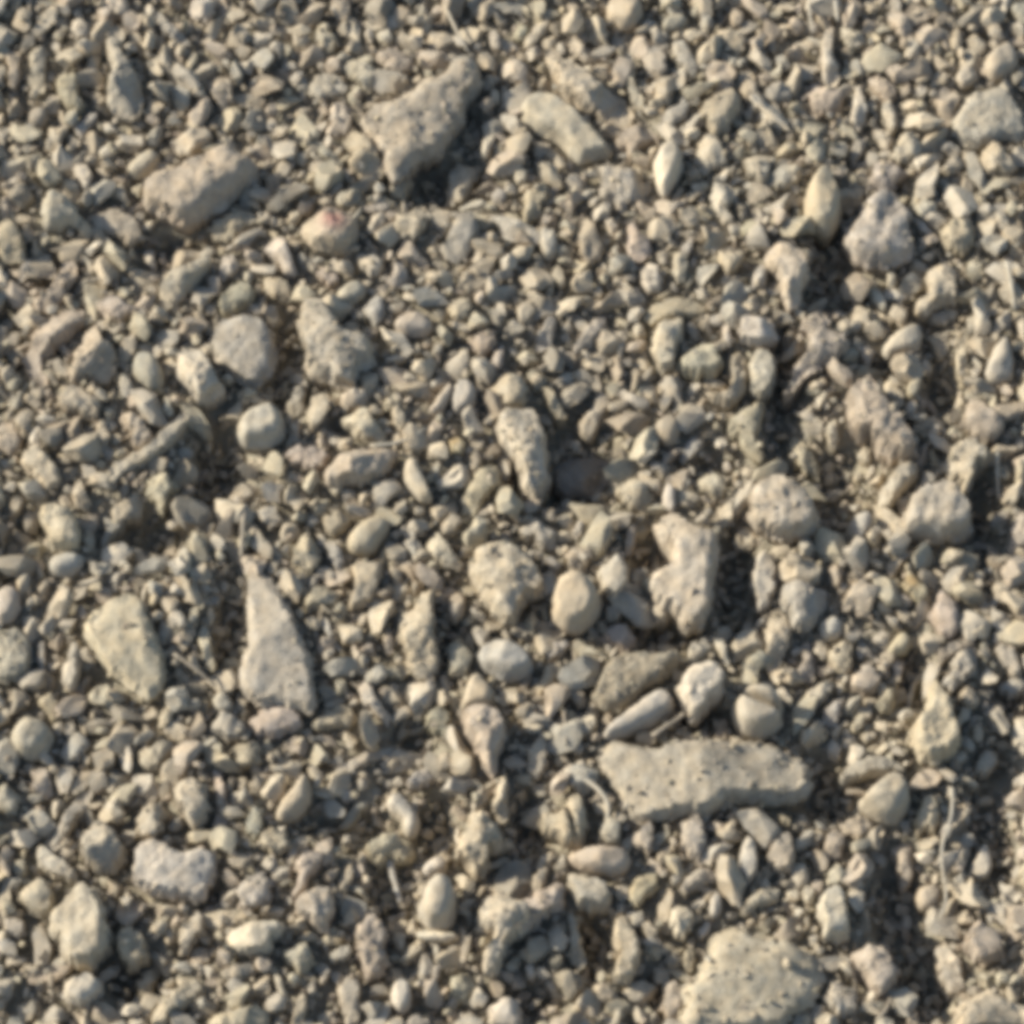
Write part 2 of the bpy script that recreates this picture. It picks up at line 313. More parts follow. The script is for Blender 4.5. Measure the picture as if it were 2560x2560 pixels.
y .7 pale greenish yellow pebble : 4,20 12,14 22,18 28,26 26,34 18,34 10,30
y .7 small orange tan pebble : 144,140 152,136 158,142 156,150 148,150
/ 4 thin pale stalk curving right from the cream sloping wedge : 86,143 104,142 118,137 128,130
@2 1
w 1.1 bright cream tooth-shaped chip = bright cream tooth-shaped chip : 108,56 114,51 122,49 130,46 131,52 127,62 124,74 121,82 114,86 110,82 106,72 106,64
o .8 pale olive mound-like stone : 130,76 138,68 148,66 155,72 160,82 152,90 142,92 130,90 124,82
t .5 pale tan flat stone : 100,44 106,36 118,32 132,32 142,36 150,40 146,46 134,46 122,47 110,50 104,52
p 1.0 pinkish boot-shaped stone with its toe to the left = pinkish boot-shaped stone : 163,76 170,72 178,76 178,90 177,102 170,112 160,112 150,110 149,106 162,104 166,96 163,86
g .9 lilac grey upright slab : 180,74 188,72 198,76 200,90 196,104 186,108 180,102 179,88
w .8 cream blocky stone : 171,48 178,44 188,48 198,52 200,62 190,66 180,66 171,64
w .9 narrow white upright chip : 158,52 163,50 166,60 166,68 161,66
c 1.1 short cream peg leaning left = short cream peg leaning left : 22,100 28,97 32,102 36,112 42,121 34,121 28,116 25,108
c 1.1 short cream bar slanting up to the right over shadow = short cream slanting bar : 66,104 72,108 77,112 72,120 66,128 62,136 56,139 52,133 48,128 54,124 60,114
r .8 bluish grey curved flake : 78,98 84,99 92,106 102,108 106,112 100,117 92,115 84,108 78,103
g .8 pale grey diagonal leaf-shaped pebble : 46,68 54,58 62,48 68,44 72,50 68,58 62,66 54,71 46,73
g .8 thin grey upright flake : 79,58 84,55 88,62 85,70 83,80 80,78 78,66
w .7 pale grey upright stone : 96,10 104,4 110,6 114,18 112,26 104,28 98,20
o .8 greenish cream upright chip : 121,-4 132,-4 134,8 130,20 125,20 122,10
c .8 cream downward wedge : 153,-4 176,-4 174,4 168,12 162,16 157,8
t .7 pinkish rounded stone : 104,132 112,122 122,118 126,126 126,138 120,144 110,140
g .9 grey oblong pebble : 136,136 141,133 145,140 142,148 134,154 128,157 127,150 131,142
p .8 thin pinkish splinter : 127,142 128,147 120,154 113,162 111,160 115,150
o .8 tapering olive tan stone with a narrow lower end = tapering olive tan stone : 164,124 174,118 184,112 192,108 190,120 186,132 184,142 190,150 188,156 180,150 172,140 162,132
g .8 small lilac bead in shadow : 158,157 163,154 168,160 166,164 160,162
o .6 pale greenish stone : 140,168 150,164 160,168 162,178 156,186 148,182 140,176
w .9 pale upright oval pebble : 113,180 118,169 123,176 124,186 122,196 114,190
t .7 rough tan stone : 82,172 92,166 100,174 108,184 104,194 92,192 82,188 78,182
d .35 dark grey stone lying in a deep shadow = dark stone in the deep shadow : 30,160 44,154 60,152 72,156 76,166 70,176 58,184 40,186 30,178
o .8 olive grey lump : 4,160 12,156 22,160 28,172 26,184 18,190 8,188 2,178
t .7 pale tan pebble : 1,42 8,34 16,33 19,42 14,50 6,53
g .8 pale upright wedge : 18,60 28,46 34,46 32,56 30,68 24,72 18,70
c .8 pale arrow-shaped chip : 26,30 28,16 34,6 39,12 40,22 36,26 33,18 30,30 27,34
w .8 small white pebble : 61,26 66,22 70,28 66,32 60,30
c .8 cream chip : 90,54 96,50 101,56 100,63 94,62
g .9 lilac grey upright chip : 182,12 188,6 193,8 192,20 186,26 181,22
@3 1
c 1.0 pale cream stone with a narrow pinkish lower end = cream stone with the narrow lower end : 0,-6 12,-10 26,-4 31,6 30,18 26,28 22,38 16,38 10,30 10,22 4,12 -2,4
c 1.0 pinkish cream claw-shaped stone = pinkish cream claw-shaped stone : 116,16 124,10 132,4 138,2 142,12 143,24 142,36 134,34 126,36 120,44 112,40 112,34 120,30 121,22
w .9 pale leaning oval stone : 76,25 82,25 88,32 91,38 88,42 82,38 77,32
w .9 small white barrel-shaped pebble : 89,13 95,11 97,18 96,26 90,26
r .7 small pale flake in shadow : 43,22 47,14 52,11 55,15 50,20 44,24
p 1.0 jagged pinkish cream stone tapering to the lower left = jagged pinkish cream stone : 34,42 40,42 48,48 44,54 52,56 60,58 61,68 54,74 46,80 38,84 30,88 24,94 18,102 12,103 18,92 22,80 30,72 32,62 30,56 22,54 26,50
c .9 pale cream bean-shaped stone : 88,66 96,58 106,54 114,52 117,60 114,70 106,74 96,76 90,78 86,72
c .8 cream upright sliver : 143,66 149,57 151,66 150,78 152,88 148,95 144,88 141,76
g .9 pale grey upright oval stone = pale grey upright oval stone : 172,66 180,60 184,68 186,80 186,92 178,95 168,94 164,88 168,78
w 1.0 bright white chip : 114,82 118,76 123,82 124,89 118,90
o .9 pale green oval pebble : 106,96 112,88 117,92 114,102 110,108 104,104
w 1.0 bright white pebble : 102,114 108,109 113,114 110,121 104,121
t 1.1 large crumbly tan stone among dark hollows = large crumbly tan stone : 58,108 66,98 74,92 82,98 88,104 86,112 92,116 100,122 106,132 112,142 112,150 104,153 94,150 84,144 76,136 68,138 64,130 60,120
w .8 white tipped splinter in shadow : 33,112 38,106 46,98 50,96 49,102 42,110 38,115
c .9 pale upright chip : 42,132 48,118 52,124 54,134 52,143 46,142
c 1.1 pale slanting bar crossing a dark hollow = pale slanting bar : 108,156 114,160 112,168 104,176 96,184 90,192 84,190 82,180 90,170 98,160
w 1.0 bright cream crusted stone = bright cream crusted stone : 132,158 138,146 148,138 156,142 164,146 170,152 164,160 156,164 154,172 150,178 142,172 136,166
p .8 peach crusted stone : 152,110 160,108 168,116 178,124 180,130 172,136 164,142 156,138 152,130 146,126 148,118
w .9 white diamond-shaped chip : 121,132 126,126 131,128 129,136 124,138
c .9 pale triangular chip : 67,150 74,143 79,147 78,157 72,155
c .7 pale crumbly stone : 16,142 22,134 28,142 34,150 40,160 38,168 28,166 20,156 14,150
c 1.0 large crusted olive cream stone = large crusted olive cream stone : -14,180 -4,171 6,166 16,172 26,178 36,188 38,200 28,212 14,215 2,212 -8,206 -15,194
g 1.2 large grey cream stone with a shaded right side = large grey stone with the shaded right side : 106,186 116,178 130,174 142,180 150,188 156,200 148,212 136,214 122,212 108,212 100,210 103,196
c .7 cream stone cut by the right edge : 188,104 192,94 204,90 206,116 194,114
o .7 pale olive upright pebble : 150,46 156,42 160,50 159,60 152,60
c .7 pale stone cut by the right edge : 189,50 200,46 202,66 194,66 190,60
/ 5 straight pale stalk standing near the right edge, upper half : 180,4 183,16 185,28 186,40
/ 4 thin pale stalk right of the bright cream crusted stone : 173,148 173,165 174,183
@0 2
c 1.0 pale cream squarish block = pale cream squarish block : 28,-4 44,-6 56,0 60,14 62,28 52,30 40,29 36,20 32,10
r .8 dull grey rounded stone = dull grey rounded stone : 36,36 44,31 56,31 64,32 62,42 56,47 46,48 38,46
c .6 large peach cream stone with a lobed outline = large peach cream stone : 62,84 70,74 84,66 100,60 110,68 116,84 122,104 128,122 122,136 110,140 98,134 90,126 80,124 74,112 70,100 64,94
w 1.0 bright cream arrowhead stone pointing up = bright cream arrowhead stone : 55,98 60,96 61,106 60,116 61,124 56,132 52,134 46,127 46,120 50,112
g .8 rounded grey stone cut by the left edge : -4,58 10,54 16,62 15,74 8,82 -4,86
r .5 mottled bluish grey slab cut by the left edge = bluish grey slab at the left edge : -4,92 10,86 22,90 24,104 22,120 14,128 -4,130
g .9 smooth grey lozenge-shaped cobble = smooth grey lozenge cobble : 6,172 12,162 20,154 30,156 38,162 42,170 36,178 28,186 18,186 10,180
w .9 bright greenish white wedge : 126,80 132,72 138,77 142,86 138,90 130,86 125,84
w .8 white curved chip : 134,32 140,24 145,34 144,42 150,52 146,54 138,42 133,38
w .9 white upright splinter : 150,92 154,84 158,90 159,104 162,116 160,120 154,112 151,102
w .8 small white cap-shaped chip : 85,36 94,34 100,42 97,46 90,42
o .8 olive nub : 160,142 166,133 173,138 177,146 172,152 164,150
g .7 pale bluish grey stone : 158,158 168,150 178,154 186,162 180,172 170,172 160,166
t .7 tan leaf-shaped stone : 106,182 116,176 130,171 134,178 126,186 120,194 110,194 104,188
r .7 greenish grey oblong stone : 44,182 52,172 60,165 68,172 69,180 60,188 50,190
t .8 tan angular pebble : 28,142 36,136 44,142 50,150 46,158 40,158 34,150
c .8 small cream wedge : 120,152 128,145 132,152 128,164 120,164
g .8 upright grey splinter : 28,98 33,96 35,110 34,124 30,124 29,110
r .7 pale greenish forked chip : 76,2 86,2 95,8 90,14 84,20 78,28 75,24 80,14
t .7 tan lump : 174,178 184,172 196,174 198,186 188,192 178,190
/ 4 brownish stalk slanting from the large peach cream stone to the lower right : 131,107 142,114 152,122 163,131
/ 5 pale upright stalk above the big grey triangular stone : 185,-4 183,12 182,34
@1 2
g .55 big grey triangular stone with its point upward = big grey triangular stone : -2,44 4,44 12,52 20,62 27,74 31,88 37,100 41,114 44,130 46,142 42,150 30,148 18,144 4,146 -8,142 -12,130 -12,118 -7,104 -6,90 -6,76 -8,60 -6,50
p .5 flat pinkish grey stone : 2,150 14,146 28,148 36,154 34,162 24,168 12,172 0,168 -8,160
c .8 rough yellowish cream stone : 30,30 34,16 40,13 42,22 48,30 50,38 44,46 34,46 28,38
t .7 tan cap-shaped pebble : 50,4 60,0 70,2 72,10 64,16 56,18 50,12
t .8 tan oval stone = tan oval stone : 68,22 74,12 84,6 96,4 102,10 98,18 92,26 86,32 76,32 70,28
g .7 grey curved chip : 50,22 58,22 66,30 67,42 62,46 55,36
c .7 pale greenish cream upright slab : 72,40 82,36 94,38 95,50 92,60 86,68 78,72 70,76 69,70 74,58 73,48
y .7 yellowish tan pebble : 36,66 44,58 54,55 62,62 60,72 50,72 42,72 36,76
w .9 pale white wedge : 129,26 134,14 140,18 146,26 152,34 158,40 150,42 140,38 132,32
c .9 large rough cream triangular stone = large cream triangular stone : 160,40 168,30 178,24 190,23 200,30 208,38 216,50 220,58 214,66 204,66 200,76 196,88 186,84 178,70 170,62 164,52
p .8 pinkish oval pebble : 146,66 152,60 158,64 158,74 154,82 148,86 144,76
t .9 tall ridged tan stone = tall ridged tan stone : 108,76 118,70 128,62 134,56 134,70 136,84 136,98 138,112 134,124 126,124 118,116 112,106 108,92
t .8 narrow tan upright chip : 97,88 101,86 104,96 104,106 98,108 96,98
c .7 cream curved stone : 86,106 92,112 100,118 110,114 114,108 116,120 112,126 100,126 92,120
w .9 pinkish white slanting stone = pinkish white slanting stone : 77,134 82,127 88,132 92,142 98,150 103,154 100,162 94,156 84,148 78,142
t .8 pinkish tan rounded stone : 156,140 160,124 168,121 176,130 182,138 178,148 166,148 154,150
r 1.0 smooth greenish grey oval pebble = smooth greenish oval pebble : 166,108 172,100 184,97 194,100 204,106 210,114 206,122 198,126 188,126 178,122 170,116
p 1.2 pinkish cream stone with a bright left flank = pinkish stone with the bright left flank : 154,152 164,149 176,150 186,156 190,166 186,178 184,190 178,198 172,192 166,178 158,166
o .6 pale olive flat stone : 128,152 138,146 148,150 148,162 146,172 136,168 128,162
t .6 tan flat stone : 40,162 50,154 60,146 72,146 76,154 74,162 62,163 50,164
c .8 small cream chip : 105,168 110,161 117,164 112,172 106,174
g .9 thin grey blade-like stone slanting up to the right = thin grey blade-like stone : 60,192 74,186 90,180 104,176 104,181 92,187 78,192 66,196
w .9 thin white splinter : 72,98 75,98 79,108 82,118 79,119 74,110
r .7 hooked greyish chip : 48,82 53,79 57,88 60,98 66,104 62,106 56,98 52,90
g .7 small grey chip : 125,132 130,126 136,128 132,140 127,142
p .7 rough rosy pebble : 106,40 114,36 122,40 124,48 120,54 114,48
@2 2
t 1.3 round grey tan pebble, nearly a ball = round ball-like pebble : 28,66 32,55 41,49 52,49 62,54 67,64 66,75 60,83 50,88 40,87 32,80
w 1.2 cream heart-shaped pebble = cream heart-shaped pebble : 64,44 72,40 78,30 84,36 89,46 88,56 82,62 77,68 71,62 66,54
c .85 large pale cream stone left of a long dark shadow = large cream stone left of the long shadow : 106,10 118,2 130,6 142,14 154,14 158,24 154,40 151,56 150,72 144,86 130,86 122,76 110,70 102,58 108,46 118,40 120,28 112,20
o .7 dull oval stone tucked in a notch : 98,50 106,47 116,52 126,54 134,60 136,66 128,68 118,66 108,62 102,58
c .8 small pale cream pebble : 108,66 116,68 120,76 116,82 108,80 104,72
p .8 pale peach stone : 70,90 78,85 88,86 94,96 94,104 86,107 76,102 69,96
p .8 small pinkish chip : 69,72 76,70 84,76 80,82 72,82
d .7 dark speckled grey slab = dark speckled grey slab : 62,136 66,124 74,114 84,108 96,106 108,108 118,108 127,106 124,118 116,126 106,132 98,140 90,146 78,148 68,146
g .9 smooth brownish grey finger-shaped stone = brownish grey finger-shaped stone : 70,164 78,156 88,150 98,142 108,135 116,135 122,142 122,150 114,156 104,162 92,166 80,170 68,172
w 1.1 bright cream many-sided stone = bright cream many-sided stone : 125,134 130,124 138,117 150,116 158,120 162,128 158,138 150,144 146,152 138,157 130,152 128,142
g .8 grey tapered pebble : 132,108 136,98 146,95 152,102 148,110 140,114 136,118
g 1.1 pale grey rounded pebble with a cleft = pale grey cleft pebble : 166,150 168,140 178,132 190,132 200,138 206,148 204,160 196,166 184,168 174,166 168,158
g .6 long grey brown speckled slab, the largest stone of all = largest long slab : 64,186 68,178 76,172 92,176 110,178 124,172 140,171 160,172 180,172 196,176 210,180 222,186 228,196 226,208 218,216 200,220 180,220 160,224 150,228 142,232 134,228 120,230 108,232 98,236 90,234 84,224 78,212 74,200
w .8 pale pebble : 49,158 56,152 64,154 64,164 56,170 50,166
g .9 lilac white chip : 23,160 28,153 31,158 29,166 24,165
c .8 pale yellowish stone : 11,182 18,172 26,170 28,180 26,192 20,202 12,196
c .8 cream chip : 45,176 50,170 55,178 52,185 47,182
p .7 pinkish grey upright pebble : 42,130 48,124 54,132 56,146 48,148 42,140
w .7 pale flat chip : 23,106 32,98 42,97 44,102 36,110 28,112
c .8 cream curved bar : 24,114 36,112 38,122 32,130 24,138 14,142 16,134 24,124
w .9 white upright chip : 46,14 51,6 55,8 53,18 49,22 45,18
r .8 pale green chip : 24,36 30,33 37,40 34,45 28,42
g .7 pale grey jagged stone : 4,18 12,8 20,5 26,12 34,16 32,26 24,28 16,22 8,22
t .7 rough pinkish tan pebble : 40,32 46,25 54,24 62,30 60,38 52,46 42,46
p .7 pale upright chip : 84,24 88,12 94,8 95,18 90,32 86,32
w .8 pale upright stone right of the long dark shadow : 180,48 184,36 190,28 198,32 202,48 198,62 192,72 184,78 184,66 182,56
w .9 white leaning bar : 152,96 158,94 162,100 163,112 165,118 160,116 156,108
p .8 pinkish white chip : 174,95 182,90 188,92 186,99 180,101
r .7 pale greenish pebble : 178,110 188,104 198,104 198,114 186,120 178,120
r .7 pale sliver inside the long dark shadow : 157,58 160,58 162,66 166,70 163,72 158,66
/ 6 straight pale stalk below the brownish grey finger-shaped stone : 106,169 116,162 130,152
/ 4 upright white stalk left of the brownish grey finger-shaped stone : 39,148 40,162 41,176
@3 2
r 1.1 round greenish grey pebble in a dark hollow = round greenish pebble in the hollow : 60,10 66,2 74,0 80,4 80,14 76,22 70,27 64,24 60,17
c .9 thin pale wedge : 88,40 98,34 108,29 116,27 117,31 106,36 98,42 94,49 90,46
r .7 bluish grey angular stone = bluish grey angular stone : 10,56 20,52 30,56 44,58 46,68 42,78 34,84 26,92 18,88 14,76 8,66
c .7 pale yellowish upright stone : 0,78 8,70 14,80 18,92 14,104 10,116 4,126 -2,116 -2,96
p .8 jagged peach stone : 55,70 62,58 70,51 78,58 86,54 84,66 78,78 68,76 58,74
w .8 pale roundish pebble : 37,84 44,80 54,78 57,88 54,95 46,96 40,92
y .8 orange tinted cream pebble = orange tinted pebble : 101,54 106,48 114,50 120,58 122,66 114,69 108,64 103,60
p .8 pinkish grey leaf-shaped stone = pinkish grey leaf-shaped stone : 123,78 128,66 130,57 136,62 142,70 145,82 144,92 136,96 130,92 126,84
c .8 pale round pebble : 90,102 96,94 102,90 108,95 108,104 100,107 92,107
c .8 greenish cream stone : 45,110 50,100 58,98 64,104 64,114 60,124 54,122 48,116
p .8 pinkish tan stone : 63,126 70,116 78,115 84,124 86,130 80,136 70,138 62,132
g .8 pale V-shaped chip : 69,91 74,100 80,108 86,114 82,114 74,106 70,112 66,104
w .9 bright cream notched stone : 28,136 36,132 48,128 50,134 42,142 34,148 29,142
p .7 rosy crumbly stone : 26,100 32,98 33,110 36,120 34,128 26,130 22,122 26,112
w .9 white angular shard : 91,118 98,110 103,112 102,122 98,130 94,124
o .9 pale greenish triangular pebble : 80,146 88,136 95,133 96,144 92,152 86,151
c 1.1 large peach stone with a pointed top = large peach stone with the pointed top : 121,132 126,129 132,140 138,148 142,160 146,172 140,182 130,186 120,188 112,180 108,170 110,158 118,152 121,144
g .8 lilac pale shard : 40,152 48,144 58,137 59,140 54,150 52,162 46,162 42,158
g .8 lumpy mid grey stone = lumpy mid grey stone : 132,130 138,118 144,106 152,102 160,102 160,114 156,124 146,130 138,134
d .6 dull grey flat bar : 128,104 138,98 150,96 160,92 156,102 144,106 134,112 130,116
g .7 pale curved slab : 170,104 178,97 186,102 190,116 192,124 184,122 176,112
r .6 pale green flat stone : 172,132 182,126 198,124 200,134 188,140 178,138
w 1.0 small white bead : 153,48 160,44 165,48 162,53 156,53
c .9 peach cream pebble : 168,58 176,52 184,58 182,66 174,68
w .9 pale white stone cut by the right edge : 183,166 188,156 200,152 202,184 194,182 186,174
p .8 pinkish pebble : 144,136 152,130 158,138 160,144 152,150 146,146
w 1.0 white angular pebble : 156,190 162,178 168,178 174,186 170,196 162,200 154,198
p .7 pinkish stone cut by the right edge : 182,22 184,6 192,-2 202,0 202,26 190,30 183,32
o .8 pale olive chip : 62,160 70,150 74,156 72,164 64,168
c .8 small yellowish chip : 70,168 80,165 84,168 78,174 72,172
w .8 small pinkish white chip : 42,178 48,172 55,176 56,186 52,189 46,184
w .8 thin pinkish flake : 78,180 90,174 100,171 101,176 92,180 82,183
w .9 pale curved splinter : 116,119 118,123 112,132 109,142 107,155 103,154 105,140 109,128
@0 3
g 1.0 smooth lilac grey angular pebble = smooth lilac grey angular pebble : 60,50 68,44 78,39 84,46 90,54 96,62 94,70 88,76 82,80 72,76 64,72 61,64
g .9 slender grey diagonal stone = slender grey diagonal stone : 62,18 69,16 66,28 60,38 54,48 46,58 40,62 34,58 34,48 44,44 50,32 56,24
w .6 large pale cream trapezoid slab = large cream trapezoid slab : 104,58 116,54 128,60 140,64 152,60 164,66 166,76 160,88 154,100 146,102 132,98 118,96 106,92 96,88 100,76
c 1.1 crumbly cream lump : 110,30 120,26 126,34 124,46 118,54 106,56 102,46 104,36
c .9 pale rough upright stone : 132,14 146,6 156,14 160,26 156,40 146,46 138,38 134,26
p .8 upright pinkish ridge : 160,0 166,2 170,14 172,28 172,42 166,50 160,46 164,34 163,18
c 1.0 cream kite-shaped wedge with a shaded right face = cream kite-shaped wedge : 13,98 20,90 30,84 38,88 42,98 40,108 34,114 26,110 18,104
w .8 pale cream curved slab : 26,58 34,60 42,66 52,72 58,80 58,88 48,84 40,82 32,78 28,70
c 1.0 large pale greenish cream block = large greenish cream block : 44,106 54,94 64,88 74,96 80,106 82,120 84,134 80,144 70,150 58,152 50,146 44,134 38,124 35,116
w 1.0 white smooth angular pebble = white smooth angular pebble : 46,168 54,158 66,154 76,160 79,166 72,174 66,182 58,180 50,174
t 1.0 rough peach pyramid-shaped stone = rough peach pyramid : 86,130 94,122 102,120 110,128 112,138 114,146 104,152 96,152 90,142
c .8 cream crumbly upright stone : 136,122 144,112 152,106 156,116 154,126 146,134 142,142 136,142 134,132
t .7 tan upright lump : 104,160 112,150 120,148 124,156 118,164 114,174 108,176 102,168
c .8 pale greenish cream elongated stone = pale elongated stone : 116,184 126,174 138,162 148,158 154,166 150,176 140,180 130,186 124,196 114,196
w .9 pale cream oblong stone = pale cream oblong stone : 168,128 178,120 190,117 204,116 214,116 216,124 208,130 204,138 192,142 180,140
t .7 tan stone cut by the bottom edge : 156,190 168,184 182,180 192,178 204,184 206,200 156,200
g .6 pinkish flat pebble : 166,154 178,148 190,146 194,154 182,160 170,162
g .7 pinkish grey lump : 176,92 186,82 198,78 206,86 206,100 196,106 184,106
g .8 pale lilac stone cut by the left edge : 0,10 8,14 14,24 12,34 4,36 -4,28
o .8 pale olive chip : 8,74 14,69 20,70 20,80 12,84
p .6 pinkish tan stone : 22,0 36,0 40,10 42,20 34,24 24,18
g .7 lilac grey crumb : 2,116 10,110 18,116 20,124 12,130 4,126
r .8 pale greenish pebble : 185,40 190,30 198,30 200,46 194,54 186,48
@1 3
g 1.3 smooth egg-shaped grey pebble standing upright = smooth egg-shaped pebble : 124,94 132,85 140,82 148,86 153,96 152,108 147,118 138,121 128,119 123,110
w 1.1 small round white pebble on top of the egg-shaped pebble : 124,76 130,70 138,66 144,70 145,78 138,81 128,82
w 1.0 thin pale horizontal splinter under the egg-shaped pebble : 120,124 128,122 140,124 154,126 155,130 144,132 130,131 122,128
w 1.0 pale grey curled stone around a dark hollow = pale grey curled stone : 98,24 104,19 112,22 118,30 124,40 122,48 116,53 110,48 112,40 106,36 100,32
y 1.0 yellowish cream cap-like stone above a dark hollow = yellowish cap-like stone : 80,62 88,55 98,52 108,53 114,58 121,62 118,70 108,73 100,70 92,75 86,70
w .9 small white splinter : 69,91 76,87 82,94 87,99 85,101 78,96
c 1.2 crumbly cream stone with a ragged outline = crumbly cream ragged stone : 160,36 170,32 176,40 184,50 188,58 178,64 176,76 166,82 156,72 148,62 154,52 162,46
c 1.1 crumbly peach stone : 170,94 182,90 196,98 208,108 206,120 198,126 190,134 186,146 178,156 172,150 172,138 180,128 168,122 166,110
c 1.1 yellowish cream faceted pebble = yellowish cream faceted pebble : 29,104 38,96 48,92 57,90 58,100 60,110 54,122 48,122 40,116 32,112
o .9 olive cream wedge : 19,140 28,132 38,130 42,138 46,148 38,154 32,156 26,148
p .8 peach upright crumbly stone = peach upright crumbly stone : 76,120 84,112 92,114 100,124 98,134 100,148 94,158 86,158 80,150 74,138 73,130
w 1.2 smooth round cream pebble = smooth round cream pebble : 101,172 104,163 110,159 116,164 119,172 116,182 110,186 104,182
t .9 pale tan diagonal oval stone = pale tan diagonal oval stone : 14,34 20,24 28,14 36,4 40,8 42,18 40,26 34,34 26,39 18,40
w .8 bright cream blade : 112,12 120,4 130,0 140,0 136,8 128,14 118,16
c 1.0 cream upright blade-shaped stone = cream upright blade : 183,8 189,4 191,16 190,28 191,40 184,40 178,34 179,24 182,14
g .8 long thin grey diagonal splinter : 96,16 88,26 80,34 74,42 68,47 62,46 66,38 74,28 82,20 90,14
p .9 pinkish funnel-shaped stone = pinkish funnel-shaped stone : 28,72 36,65 48,63 53,66 48,74 42,82 36,92 28,100 25,98 30,88 33,80 28,78
y .7 rough yellowish pebble : 4,50 12,44 22,46 26,54 24,62 14,66 6,62 0,56
w .9 white leaning splinter : 13,156 17,155 22,166 25,178 21,178 16,168
p .9 pinkish cream tapered stone : 30,176 35,169 39,174 38,186 36,198 26,196
c .9 small cream wedge : 47,156 53,150 57,154 52,162 49,165
r .7 pale greenish flat chip : 53,142 62,136 72,133 74,140 66,146 56,148
t .7 tan cream upright slab : 60,170 66,160 76,156 80,168 78,182 80,196 68,198 66,186 62,178
c .8 cream diagonal chip : 108,146 114,136 122,129 128,132 126,140 118,144 112,148
o .7 olive cream stone : 146,162 154,154 164,158 168,168 160,176 152,178 146,172
w .8 pale cream stone near the bottom edge : 174,180 184,174 196,174 202,186 200,200 178,200 174,190
g .9 lilac grey stone cut by the bottom edge : 110,196 116,188 124,185 132,190 134,200 110,200
g .7 small grey upright chip : 132,152 138,146 142,150 138,160 132,160
/ 7 short white stalk under the yellowish cap-like stone, over shadow : 101,70 104,84 109,101
@2 3
p .9 pinkish lens-shaped stone lying level = pinkish lens-shaped stone : 42,66 50,63 62,60 76,59 86,63 90,70 86,78 76,81 62,79 50,74 44,70
t 1.1 beige split stone inside a curved pale stalk = beige split stone : 34,38 40,26 48,18 54,22 56,34 58,46 54,56 46,60 38,58 32,52 26,50 20,40 24,34
g .9 lilac grey upright pebble : 66,44 72,38 80,40 84,48 82,58 72,60 64,58
g .9 pale grey trapezoid stone = pale grey trapezoid stone : 42,80 48,78 56,82 66,84 72,90 76,98 72,106 64,108 56,106 49,106 47,96 42,88
c 1.2 pale upright bone-like stone = pale upright bone-like stone : 78,112 84,110 90,114 94,126 96,138 95,150 90,160 82,161 75,158 80,152 79,140 76,128
w 1.1 bright pinkish white nugget = bright pinkish white nugget : 118,110 124,103 132,106 138,114 134,122 130,130 124,126 119,118
g .8 pale grey upright slab : 130,40 138,32 144,40 147,52 148,64 142,70 134,66 127,62 128,50
w 1.0 greyish white spindle-shaped stone = greyish white spindle-shaped stone : 172,64 178,50 182,52 186,64 185,78 180,87 174,84 170,74
t .8 tan star-shaped stone : 90,52 98,44 104,38 108,46 108,56 102,64 94,60 84,58
y .8 yellowish crumbly stone : 92,84 102,76 112,78 112,90 104,94 98,102 94,108 88,98 90,90
g .8 pale arched stone : 126,94 130,84 140,76 154,76 156,84 146,88 138,90 130,97
g .9 pale grey upright oval pebble : 148,104 153,92 158,96 160,108 154,114 150,112
c .8 pale curved stone : 174,104 180,96 192,90 202,92 200,102 186,104 178,112 172,110
c .5 big pale rough boulder cut by the bottom edge = big rough boulder at the bottom : 146,140 150,128 160,122 172,118 182,124 200,126 220,134 232,146 236,160 228,176 212,186 206,198 130,200 124,190 132,180 126,168 138,158
c .8 cream crumbly lump : 116,164 122,158 130,166 136,172 134,182 126,192 116,196 112,180
c .9 small peach upright chip : 130,138 136,134 138,144 136,154 130,152
c .9 small pale upright chip : 14,86 20,76 28,74 26,84 22,94 16,94
p .7 rough pinkish grey stone : 2,100 14,98 26,90 36,86 42,92 38,104 30,112 20,118 14,126 2,128 -6,116
w .8 cream curved blade : 24,160 27,152 34,166 42,174 40,176 32,172 26,166
d .7 dark greenish grey stone : 30,154 44,152 56,158 56,168 46,176 40,172 34,164
g .7 ragged grey upright stone : 40,112 46,108 50,118 52,130 56,144 54,152 46,150 42,140 44,128
w .8 small white chip : 10,150 15,146 18,154 16,159 12,158
c .6 pale yellowish flat stone : 80,170 90,162 102,160 110,166 104,174 96,180 88,180
p .7 small lilac stone : 60,164 70,160 76,168 82,174 74,178 64,176
w .8 white tapered chip : 74,196 78,182 83,179 82,190 78,200
w .8 small white slanted chip : 140,124 146,116 151,118 147,126 142,130
w .8 small white flake : 158,52 162,46 165,52 160,62 156,60
/ 6 curved pale stalk arching over the beige split stone : 40,2 52,6 64,14 73,24 74,34 71,42
@3 3
t 1.1 smooth peach wedge-shaped stone pointing left = smooth peach wedge-shaped stone : 67,25 76,18 84,10 92,5 102,8 108,18 108,28 102,36 94,40 84,38 76,32
g .9 grey flat-topped stone : 54,8 58,0 70,-8 84,-8 98,-4 104,6 92,4 80,6 66,9 56,10
p .6 pale pinkish flat pebble : 54,44 62,38 74,36 80,43 76,50 68,55 60,50
t .7 greyish tan upright stone : 42,54 50,46 58,50 58,62 54,70 46,68 42,62
w .8 pale angular chip : 46,76 52,71 58,78 63,84 56,90 46,90 44,84
t .9 pinkish tan upright pebble : 2,62 8,50 16,48 21,58 20,70 16,79 8,81 2,76 -4,68
w 1.3 pale upright block with a broad shadow to its right = pale upright block : 38,100 44,94 52,90 58,96 60,108 61,120 60,128 50,130 42,131 40,118 37,110
c 1.0 pale cream tapering stone narrowing downward = pale cream tapering stone : 92,62 100,56 108,56 111,66 110,78 108,88 104,93 100,92 98,80 96,70 90,67
